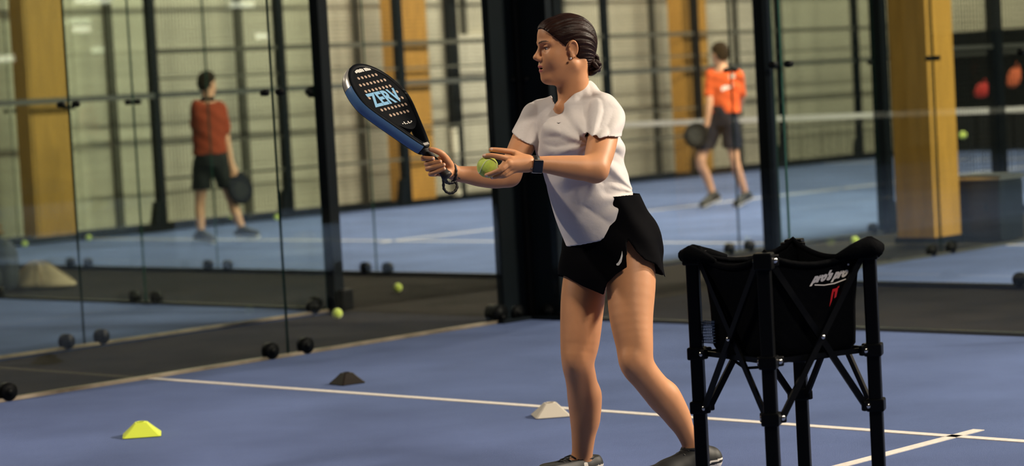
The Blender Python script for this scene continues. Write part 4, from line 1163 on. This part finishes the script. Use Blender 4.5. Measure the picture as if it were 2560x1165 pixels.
# --- shoes
def shoe(ank, heel, ball, toe, nm='shoe'):
    pts = [ank, heel, ball, toe]
    S = field_around(pts, .085, .0034)
    up = Vector((0, 0, 1)); fwd = (toe - heel).normalized(); sd = fwd.cross(up).normalized(); nrm = sd.cross(fwd).normalized()
    S.cap(heel + nrm * .002, ball, .040, .044, 0); S.cap(ball, toe, .044, .036, .02); S.cap(heel + nrm * .012 - fwd * .0, ank - nrm * .006, .040, .046, .02); S.cap(ank, ball, .044, .040, .03)
    an = A3(ank); nn = A3(nrm); hn = A3(heel)
    def fn(f, X, Y, Z):
        f = np.maximum(f, np.maximum(-(np.sqrt((X - an[0]) ** 2 + (Y - an[1]) ** 2) - .042) * 1.0, -9) * 0 + f)
        top = (X - an[0]) * nn[0] + (Y - an[1]) * nn[1] + (Z - an[2]) * nn[2] - .030
        bot = -((X - hn[0]) * nn[0] + (Y - hn[1]) * nn[1] + (Z - hn[2]) * nn[2] + .040)
        return np.maximum(np.maximum(f, top), bot)
    S.apply(fn); V, Q = S.extract(1)
    def mf(C):
        hgt = (C - hn) @ nn; al = (C - hn) @ A3(fwd)
        o = np.zeros(len(C), dtype=np.int32); o[hgt < np.where(al < .05, -.006, -.014)] = 1
        o[(hgt < .010) & (hgt > .003) & (al < .05)] = 1
        o[(al > .07) & (al < .085) & (hgt > -.005) & (hgt < .03)] = 1
        return o
    s_ = np_mesh(nm, V, Q, ['shoe_black', 'shoe_white'], WB, PL, mf)
    lb = MB()
    for i in range(4):
        c = ank.lerp(ball, .35 + .16 * i) + nrm * (.046 - .004 * i)
        lb.tube([c - sd * .028 - nrm * .006, c + nrm * .004, c + sd * .028 - nrm * .006], .003, 6)
    for v in range(len(lb.v)): lb.v[v] = tuple(Vector(lb.v[v]) - WB)
    lb.build('laces', 'shoe_black', s_)
    mb = MB(); pts = [ank + nrm * .030 + fwd * (.046 * math.cos(t)) + sd * (.043 * math.sin(t)) for t in [2 * math.pi * k / 20 for k in range(20)]]
    mb.tube([p - WB for p in pts], .006, 8, closed=True); mb.build('collar', 'shoe_black', s_)
shoe(LA, LH, LBALL, LTOE); shoe(RA, RH, RBALL, RTOE)

# --- watch, bracelet, drawing on the wrist
WD = (P(1372, 412, 8.035) - P(1322, 409, 8.015)).normalized()
wc = P(1337, 411, 8.02); wu = (Vector((0, 0, 1)) - WD * WD.z).normalized(); wv = WD.cross(wu).normalized()
if wv.y > 0: wv = -wv
ring_p = lambda r, c: [c + wu * (r * math.cos(t)) + wv * (r * math.sin(t)) for t in [2 * math.pi * k / 28 for k in range(28)]]
wt = empty('watch', wc - WB); wt.parent = PL
mb = MB(); r0 = .0295
vs = []; fs = []
for (rr, off) in ((r0, -.010), (r0 + .0015, -.010), (r0 + .0015, .010), (r0, .010)):
    vs += [p - wc for p in ring_p(rr, wc + WD * off)]
for i in range(4):
    j = (i + 1) % 4
    for k in range(28): fs.append((i * 28 + k, i * 28 + (k + 1) % 28, j * 28 + (k + 1) % 28, j * 28 + k))
mb._add(vs, fs, True); mb.build('strap', 'strap_black', wt)
fdir = (wv * .97 - wu * .18).normalized(); fu = WD.cross(fdir).normalized()
cs_ = MB().bbox(fdir * .0345, (.0195, .0235, .0058), .005, (WD, fu, fdir)).build('case', 'watch_metal', wt)
MB().bbox(fdir * .0392, (.0178, .0218, .0040), .0035, (WD, fu, fdir)).build('screen', 'watch_glass', wt)
MB().cyl(fdir * .0345 - WD * .019 + fu * .008, fdir * .0345 - WD * .0225 + fu * .008, .0035, 10).build('crown', 'watch_metal', wt)
bc = P(1322.5, 409.5, 8.012)
MB().tube([p - WB for p in ring_p(.0275, bc)], .0022, 8, closed=True).build('bracelet', 'bracelet_red', PL)
MB().sphere(P(1322, 399, 7.992) - WB, .0042, 10, 8).build('bracelet_bead', 'silver', PL)
bvh_b = bvh_of(body)
px_decal('wrist_drawing', [(1142, 450), (1143.2, 450), (1145.5, 442), (1144.3, 441.5), (1151, 446), (1151, 447), (1146, 446.8)], [(0, 1, 2, 3), (2, 4, 5, 6)], bvh_b, WB, 'ink', body, .0008)

# ================================================================== ball in the hand
make_ball(BALL, .0365, 'yellow-green tennis ball held in the player\'s left fingers', 'tennis_ball', None, (.5, .2, 1.1))

# ================================================================== racket in the hand
RO = GR0 - RA_ * 0.0
RK = empty('padel_racket', RO); tag(RK, 'black padel racket with a sky-blue edge in the player\'s right hand', 'racket')
def RP(x, y, z): return RR_ * x - RA_ * y + RN_ * z            # x across, y toward the tip, z out of the printed face
SC = 1.12
TH = .019 * SC
def outline(n, grow=0.0):
    """half outline of the head as x(y): teardrop from the throat to the tip"""
    pts = []
    for i in range(n):
        t = 2 * math.pi * i / n
        y = math.sin(t); x = math.cos(t)
        yy = .245 + (.135 + grow) * y; w = (.126 + grow) * (1 - .0 * y)
        taper = 1.0 if y > 0 else 1 - .42 * (-y) ** 1.6
        pts.append((x * w * taper, yy - (.075 * (-y) ** 3 if y < 0 else 0)))
    return [(x * SC, y * SC) for x, y in pts]
NO = 64
def face_outline(n):
    pts = []
    for i in range(n):
        t = 2 * math.pi * i / n; y = math.sin(t); x = math.cos(t)
        if y > 0: pts.append((x * .116, .245 + .125 * y))
        else: pts.append((x * .116 * (1 - .30 * (-y) ** 2.0), .245 - .137 * (-y)))
    return [(x * SC, y * SC) for x, y in pts]
def slab(pts, z0, z1, mt, name, parent, rnd=0.0):
    mb = MB(); n = len(pts); c = (sum(p[0] for p in pts) / n, sum(p[1] for p in pts) / n)
    lay = [(z0, 1 - rnd), (z0 + (z1 - z0) * .2, 1), (z0 + (z1 - z0) * .8, 1), (z1, 1 - rnd)] if rnd else [(z0, 1), (z1, 1)]
    vs = []
    for z, s in lay: vs += [RP(c[0] + (p[0] - c[0]) * s, c[1] + (p[1] - c[1]) * s, z) for p in pts]
    fs = []
    for i in range(len(lay) - 1):
        for k in range(n): fs.append((i * n + k, i * n + (k + 1) % n, (i + 1) * n + (k + 1) % n, (i + 1) * n + k))
    fs.append(tuple(reversed(range(n)))); fs.append(tuple((len(lay) - 1) * n + k for k in range(n)))
    mb._add(vs, fs); return mb.build(name, mt, parent)
slab(face_outline(NO), -TH * .93, TH * .93, 'carbon_black', 'face', RK)
# rim: rounded band around the head, blue along one side and silver at the top left
def rim(i0, i1, mt, name, wd=.8, grow=0.0, r=.012):
    pts = outline(NO, grow); seq = [pts[i % NO] for i in range(i0, i1 + 1)]
    mb = MB(); prof = [(-.016, -TH), (-.002, -TH * 1.02), (.004, -TH * wd), (.006, 0), (.004, TH * wd), (-.002, TH * 1.02), (-.016, TH), (-.016, -TH)]
    vs = []; fs = []
    for j, (x, y) in enumerate(seq):
        a = pts[(i0 + j - 1) % NO]; b_ = pts[(i0 + j + 1) % NO]; tx, ty = b_[0] - a[0], b_[1] - a[1]; l_ = math.hypot(tx, ty); nx, ny = ty / l_, -tx / l_
        for (o_, z) in prof: vs.append(RP(x + nx * o_, y + ny * o_, z))
    m_ = len(prof)
    for j in range(len(seq) - 1):
        for k in range(m_ - 1): fs.append((j * m_ + k, (j + 1) * m_ + k, (j + 1) * m_ + k + 1, j * m_ + k + 1))
    for e in (0, len(seq) - 1): fs.append(tuple(e * m_ + k for k in range(m_)))
    mb._add(vs, fs, True); return mb.build(name, mt, RK)
rim(0, 64, 'carbon_black', 'rim', .95)
def stripe(seq, mt, name, hz):
    mb = MB(); vs = []; fs = []; prof = [(.0045, -hz), (.0075, -hz * .8), (.0085, 0), (.0075, hz * .8), (.0045, hz)]
    for j, (x, y) in enumerate(seq):
        a = seq[max(j - 1, 0)]; b_ = seq[min(j + 1, len(seq) - 1)]; tx, ty = b_[0] - a[0], b_[1] - a[1]; l_ = math.hypot(tx, ty); nx, ny = ty / l_, -tx / l_
        for (o_, z) in prof: vs.append(RP(x + nx * o_, y + ny * o_, z))
    for j in range(len(seq) - 1):
        for k in range(4): fs.append((j * 5 + k, (j + 1) * 5 + k, (j + 1) * 5 + k + 1, j * 5 + k + 1))
    mb._add(vs, fs, True); return mb.build(name, mt, RK)
OUT = outline(NO)
arm_end = (-.020 * SC, .042 * SC)
left_seq = [OUT[i] for i in range(27, 47)]
stripe(left_seq, 'racket_blue', 'edge_stripe', TH * .86)
stripe([OUT[i] for i in range(20, 28)], 'racket_silver', 'edge_tip', TH * .80)
right_seq = [OUT[i % NO] for i in range(80, 47, -1)]
# throat
MB().beam(RP(-.016 * SC, .044 * SC, TH * .97), RP(.014 * SC, .044 * SC, TH * .97), .010, .004, side=RA_).build('throat_chevron', 'racket_silver', RK)
# holes drilled in rows
xr0 = 0
rows_ = [(.330, 6, 0), (.304, 8, 0), (.278, 8, 0), (.252, 9, 0), (.226, 9, 0), (.200, 8, 0), (.174, 6, 0)]
for (y, n, o_) in rows_:
    for i in range(n):
        x = (i - (n - 1) / 2) * .0205
        if y in (.252,) and -3 <= i - (n - 1) / 2 <= 2.9: continue
        if y in (.226,) and (i - (n - 1) / 2) < 2.9: continue
        c = RP(x * SC, y * SC, TH * .94)
        MB().lathe(c, [(.0001, .0006), (.0052 * SC, .0006), (.0058 * SC, -.0004)], 12, (RR_, -RA_, RN_)).build('hole', 'hole_tan', RK)
def flat_text(txt, x0, x1, y0, y1, mt, name, shear=0, offset=.04, skew=0.0):
    vs, fs = text_polys(txt, 1.0, shear, offset); xs = [v[0] for v in vs]; ys = [v[1] for v in vs]; a, b_, c, d = min(xs), max(xs), min(ys), max(ys)
    out = []
    for v in vs:
        fx = (v[0] - a) / (b_ - a); fy = (v[1] - c) / (d - c)
        out.append(RP((x0 + (x1 - x0) * fx) * SC, (y0 + (y1 - y0) * fy + skew * (fx - .5)) * SC, TH * .94 + .0012))
    MB()._add(out, fs).build(name, mt, RK)
flat_text('ZERV', -.092, .078, .2130, .2680, 'print_blue', 'face_lettering', .0, .035)
def flat_marks(marks, name):                                   # small print too worn to read: only its strokes
    mb = MB()
    for (x, y, w, h) in marks:
        mb._add([RP((x + dx * w) * SC, (y + dy * h) * SC, TH * .94 + .0012) for dx, dy in ((-.5, -.5), (.5, -.5), (.5, .5), (-.5, .5))], [(0, 1, 2, 3)])
    mb.build(name, 'print_white', RK)
flat_marks([(-.040 + .0085 * i, .3555 + (.0012 if i % 3 == 1 else 0), .0068, .0115 if i % 2 else .0125) for i in range(6)] + [(.016 + .0085 * i, .356, .0068, .012) for i in range(4)], 'tip_print')
flat_marks([(-.028, .134, .006, .003), (-.016, .135, .005, .010), (-.006, .131, .008, .0025), (.006, .134, .006, .009), (.013, .131, .012, .0022), (.024, .135, .008, .004)], 'throat_print')
# grip, butt cap, strap
gb = MB(); ring = []
def grip_ring(y, a, b_): return [RP(a * math.cos(t), y, b_ * math.sin(t)) for t in [2 * math.pi * k / 12 for k in range(12)]]
gl = [(.052, .0175, .0165), (.045, .0190, .0180), (.02, .0172, .0165), (-.03, .0168, .0160), (-.062, .0175, .0165), (-.070, .0205, .0195), (-.078, .0200, .019)]
vs = []; fs = []
for y, a, b_ in gl: vs += grip_ring(y * SC, a, b_)
for i in range(len(gl) - 1):
    for k in range(12): fs.append((i * 12 + k, (i + 1) * 12 + k, (i + 1) * 12 + (k + 1) % 12, i * 12 + (k + 1) % 12))
fs.append(tuple(range(12))); fs.append(tuple(reversed([(len(gl) - 1) * 12 + k for k in range(12)])))
gb._add(vs, fs, True); gb.build('grip', 'strap_black', RK)
for y in (.050, .040): MB().tube([RP(.0188 * math.cos(t), y * SC + .004 * math.sin(t), .0178 * math.sin(t)) for t in [2 * math.pi * k / 16 for k in range(16)]], .0022, 6, closed=True).build('grip_band', 'carbon_black', RK)
def loop(pts, name, r=.0055):
    m = 72; cl = []
    for i in range(m):
        t = i / m * len(pts); k = int(t); u_ = t - k; p0, p1, p2, p3 = (pts[(k + q) % len(pts)] for q in (-1, 0, 1, 2))
        cl.append(.5 * ((2 * p1) + (p2 - p0) * u_ + (2 * p0 - 5 * p1 + 4 * p2 - p3) * u_ ** 2 + (-p0 + 3 * p1 - 3 * p2 + p3) * u_ ** 3) - RO)
    MB().tube(cl, [r * (1 + .16 * math.sin(i * 1.4)) for i in range(m)], 8, closed=True).build(name, 'strap_black', RK)
loop([P(1131, 408, 8.20), P(1139, 420, 8.185), P(1140, 436, 8.180), P(1135, 452, 8.19), P(1122, 458, 8.20), P(1112, 452, 8.19), P(1110, 444, 8.19), P(1122, 442, 8.245), P(1133, 430, 8.262), P(1131, 414, 8.25)], 'wrist_strap', .0052)
loop([P(1109, 436, 8.115), P(1109, 456, 8.13), P(1110, 472, 8.14), P(1120, 482, 8.145), P(1133, 481, 8.15), P(1142, 470, 8.16), P(1140, 456, 8.17), P(1130, 457, 8.165), P(1119, 455, 8.155), P(1113, 446, 8.13)], 'strap_tail', .0050)

# ================================================================== the two men on the far court
def man(base_px, D, j, rad, mats, label, res=.0085):
    """j: joints as picture points with a depth offset from D"""
    g = G(*base_px); base = Vector((g.x, g.y, 0.0)); o = empty('person', base); tag(o, label, 'person')
    q = {k: P(v[0], v[1], D + v[2]) for k, v in j.items()}
    pts = list(q.values()); lo = np.min([A3(p) for p in pts], 0) - .2; hi = np.max([A3(p) for p in pts], 0) + .2; lo[2] = -.02
    lat = (q['shl'] - q['shr']); lat.z = 0; lat.normalize(); fr = Vector((lat.y, -lat.x, 0))
    M3 = [A3(lat), A3(fr), (0, 0, 1)]
    def limb(F_, names, rs, k0=.04): F_.chain([(q[n], r) for n, r in zip(names, rs)], .02, k0, 3)
    F_ = Field(lo, hi, res)
    F_.loft([(q['pel'], .15, .10), (q['pel'].lerp(q['chest'], .4), .135, .09), (q['chest'], .16, .10), (q['neck'] - Vector((0, 0, .07)), .15, .08), (q['neck'], .07, .06)], lat, fr)
    for s in 'lr':
        limb(F_, ['sh' + s, 'el' + s, 'wr' + s, 'ha' + s], [.055, .042, .028, .032])
        limb(F_, ['hip' + s, 'kn' + s, 'calf' + s, 'an' + s], [.088, .056, .052, .034])
        limb(F_, ['an' + s, 'toe' + s], [.036, .032], .03)
        hd = (q['ha' + s] - q['wr' + s]).normalized(); side = hd.cross(Vector((0, 1, 0))).normalized()
        for f_ in range(4):                              # fingers, half closed
            b0 = q['ha' + s] + side * ((f_ - 1.5) * .019); F_.chain([(b0, .0105), (b0 + hd * .04 + Vector((0, -.012, 0)), .0095), (b0 + hd * .05 + Vector((0, -.035, 0)), .0085)], .004, .008, 2)
        F_.chain([(q['wr' + s] + side * .02, .013), (q['ha' + s] + side * .045, .011), (q['ha' + s] + side * .04 + hd * .03, .0095)], .004, .01, 2)
    F_.cap(q['neck'] - Vector((0, 0, .03)), q['head'], .058, .055, .03)
    hf = (q['nose'] - q['head']); hf.z *= .3; hf.normalize(); hl = Vector((0, 0, 1)).cross(hf).normalized()
    HM_ = [A3(hf), A3(hl), (0, 0, 1)]
    F_.ell(q['head'] + Vector((0, 0, .03)), (.098, .078, .095), HM_, .02); F_.ell(q['head'] + hf * .03 + Vector((0, 0, -.05)), (.065, .06, .08), HM_, .03)
    F_.cap(q['head'] + hf * .09 + Vector((0, 0, .01)), q['head'] + hf * .115 + Vector((0, 0, -.03)), .011, .015, .015)
    F_.ell(q['head'] + hf * .085 + Vector((0, 0, -.075)), (.02, .025, .02), HM_, .02)
    for s in (-1, 1): F_.ell(q['head'] + hl * (.078 * s) + Vector((0, 0, -.005)), (.02, .012, .032), HM_, .01)
    np_mesh('body', *F_.extract(3), [mats[0]], base, o)
    # hair
    F_ = Field(A3(q['head']) - .16, A3(q['head']) + .17, .006)
    F_.ell(q['head'] + Vector((0, 0, .038)), (.108, .088, .102), HM_); F_.ell(q['head'] - hf * .04 + Vector((0, 0, -.01)), (.07, .075, .07), HM_, .02)
    hc0, hfn = A3(q['head']), A3(hf)
    F_.apply(lambda f, X, Y, Z: np.maximum(f + .003 * np.sin(90 * X + 60 * Z) * np.sin(80 * Y), .72 * ((X - hc0[0]) * hfn[0] + (Y - hc0[1]) * hfn[1]) - .69 * (Z - hc0[2]) - .005))
    np_mesh('hair', *F_.extract(1), ['hair_man'], base, o)
    # tee shirt
    F_ = Field(lo, hi, res)
    F_.loft([(q['hem'], .185, .135), (q['pel'].lerp(q['chest'], .5), .178, .128), (q['chest'], .19, .13), (q['neck'] - Vector((0, 0, .08)), .175, .10), (q['neck'] - Vector((0, 0, .02)), .085, .07)], lat, fr)
    for s in 'lr': F_.chain([(q['sh' + s], .075), (q['sh' + s].lerp(q['el' + s], .72), .068)], .01, .03, 2)
    nk = A3(q['neck']); hz = q['hem'].z
    F_.apply(lambda f, X, Y, Z: np.maximum(np.maximum(f + .006 * np.sin(30 * (X + Z)) * np.sin(14 * Z + 9 * Y), hz - Z), -(np.sqrt((X - nk[0]) ** 2 + (Y - nk[1]) ** 2 + ((Z - nk[2] - .03) * .8) ** 2) - .062)))
    tee_ = np_mesh('tee_shirt', *F_.extract(2), [mats[1]], base, o)
    # shorts
    F_ = Field(lo, hi, res)
    F_.loft([(q['pel'] - Vector((0, 0, .10)), .165, .125), (q['pel'], .172, .13), (q['pel'] + Vector((0, 0, .12)), .16, .12)], lat, fr)
    for s in 'lr': F_.chain([(q['hip' + s], .105), (q['hip' + s].lerp(q['kn' + s], .80), .105)], .01, .03, 2)
    kz = {s: q['hip' + s].lerp(q['kn' + s], .72).z for s in 'lr'}; kzm = (kz['l'] + kz['r']) / 2
    F_.apply(lambda f, X, Y, Z: np.maximum(f + .005 * np.sin(26 * X + 18 * Z), kzm - Z))
    np_mesh('shorts', *F_.extract(2), [mats[2]], base, o)
    # shoes
    for s in 'lr':
        a, t = q['an' + s], q['toe' + s]; F_ = field_around([a, t], .14, .007)
        d = (t - a); d.z = 0; d.normalize(); heel = a - d * .05 - Vector((0, 0, .035)); tt = t
        F_.cap(heel, t, .042, .042, 0); F_.cap(a, heel, .050, .044, .02); F_.cap(a, t, .046, .038, .03)
        zf = min(heel.z, t.z) - .040
        sl = (heel.z - t.z) / max(.05, math.hypot(heel.x - t.x, heel.y - t.y))
        def fn(f, X, Y, Z, t=t, d=d, sl=sl):
            al = (X - t.x) * d.x + (Y - t.y) * d.y
            return np.maximum(f, (t.z - sl * al - .042) - Z)
        F_.apply(fn); V, Q = F_.extract(1)
        def mf(C, t=t, d=d, sl=sl):
            al = (C[:, 0] - t.x) * d.x + (C[:, 1] - t.y) * d.y
            return ((C[:, 2] - (t.z - sl * al)) < -.008).astype(np.int32)
        np_mesh('shoe', V, Q, ['shoe_black', 'shoe_white'], base, o, mf)
    return o, q, tee_, base
def small_racket(c, axis, nrm, face_mt, label, R=.125, base_t=.0):
    o = empty('padel_racket', c); tag(o, label, 'racket')
    a = Vector(axis).normalized(); n = Vector(nrm); n = (n - a * n.dot(a)).normalized(); r = a.cross(n)
    mb = MB(); vs = []; fs = []; m = 28
    for z in (-.019, .019): vs += [a * (.115 + .145 * math.sin(t) * (1 if math.sin(t) > 0 else 1.15)) + r * (R * math.cos(t)) + n * z for t in [2 * math.pi * k / m for k in range(m)]]
    for k in range(m): fs.append((k, (k + 1) % m, m + (k + 1) % m, m + k))
    fs.append(tuple(reversed(range(m)))); fs.append(tuple(m + k for k in range(m)))
    mb._add(vs, fs); mb.build('head', face_mt, o)
    MB().tube([a * (.115 + .147 * math.sin(t) * (1 if math.sin(t) > 0 else 1.15)) + r * ((R + .002) * math.cos(t)) for t in [2 * math.pi * k / m for k in range(m)]], .016, 8, closed=True).build('rim', 'carbon_black', o)
    MB().cyl(a * -.03, a * -.22, .017, 12).build('grip', 'strap_black', o)
    mb = MB()
    for ix in range(-2, 3):
        for iy in range(-2, 3):
            if ix * ix + iy * iy > 5: continue
            for z in (-.0195, .0195): mb.lathe(a * (.125 + iy * .035) + r * (ix * .03) + n * z, [(.0001, 0), (.007, 0)], 8, (a, r, n))
    mb.build('holes', 'steel_rail', o)['kind'] = 'stuff'
    return o
# left man: seen from behind, looking to the right, racket hanging from his right hand
mo, mq, mt_, mbase = man((560, 607), 24.4, dict(
    head=(517, 210, 0), nose=(546, 218, .12), neck=(521, 252, 0), chest=(521, 300, 0), hem=(525, 386, 0), pel=(527, 392, 0),
    shl=(494, 268, -.05), ell=(490, 325, .12), wrl=(505, 372, .28), hal=(512, 385, .33), shr=(548, 270, .05), elr=(565, 345, .05), wrr=(578, 408, .0), har=(582, 428, -.02),
    hipl=(508, 405, 0), knl=(500, 500, .05), calfl=(500, 540, 0), anl=(503, 585, -.05), toel=(530, 600, -.12),
    hipr=(547, 405, 0), knr=(578, 495, .05), calfr=(590, 535, .02), anr=(607, 576, .0), toer=(640, 586, -.06)), None,
    ('skin_man', 'tee_rust', 'shorts_grey'), 'man in rust-red tee and grey shorts walking right beyond the glass at left')
small_racket(P(592, 446, 24.4), (P(606, 490, 24.4) - P(588, 432, 24.4)), (.5, -.8, .1), 'shorts_navy', 'dark padel racket hanging from the rust-shirted man\'s hand', .125)
# right man: back turned three quarters, looking left
mo, mq, mt_, mbase = man((1815, 518), 25.8, dict(
    head=(1800, 136, 0), nose=(1776, 140, .12), neck=(1805, 172, 0), chest=(1812, 215, 0), hem=(1812, 283, 0), pel=(1806, 292, 0),
    shl=(1780, 188, .06), ell=(1775, 250, -.05), wrl=(1768, 305, -.05), hal=(1763, 322, -.04), shr=(1843, 190, -.06), elr=(1852, 248, .12), wrr=(1838, 292, .25), har=(1832, 305, .27),
    hipl=(1786, 305, .04), knl=(1752, 398, -.02), calfl=(1766, 440, .06), anl=(1783, 487, .10), toel=(1758, 512, .02),
    hipr=(1824, 305, -.03), knr=(1836, 398, -.08), calfr=(1848, 440, -.02), anr=(1864, 486, .05), toer=(1842, 510, -.03)), None,
    ('skin_man', 'tee_orange', 'shorts_navy'), 'man in orange tee and navy shorts waiting with a racket beyond the glass')
bt = bvh_of(mt_)
px_decal('back_print', [(1804, 228), (1832, 217), (1832, 207), (1804, 218)], [(0, 1, 2, 3)], bt, mbase, 'print_white', mt_, .004)
px_decal('back_print', [(1822, 188), (1836, 184), (1838, 193), (1824, 198)], [(0, 1, 2, 3)], bt, mbase, 'cone_white', mt_, .004)
small_racket(P(1756, 326, 25.7), (P(1730, 345, 25.62) - P(1764, 320, 25.75)), (.15, -.9, .1), 'rubber_black', 'black padel racket held low by the orange-shirted man', .115)
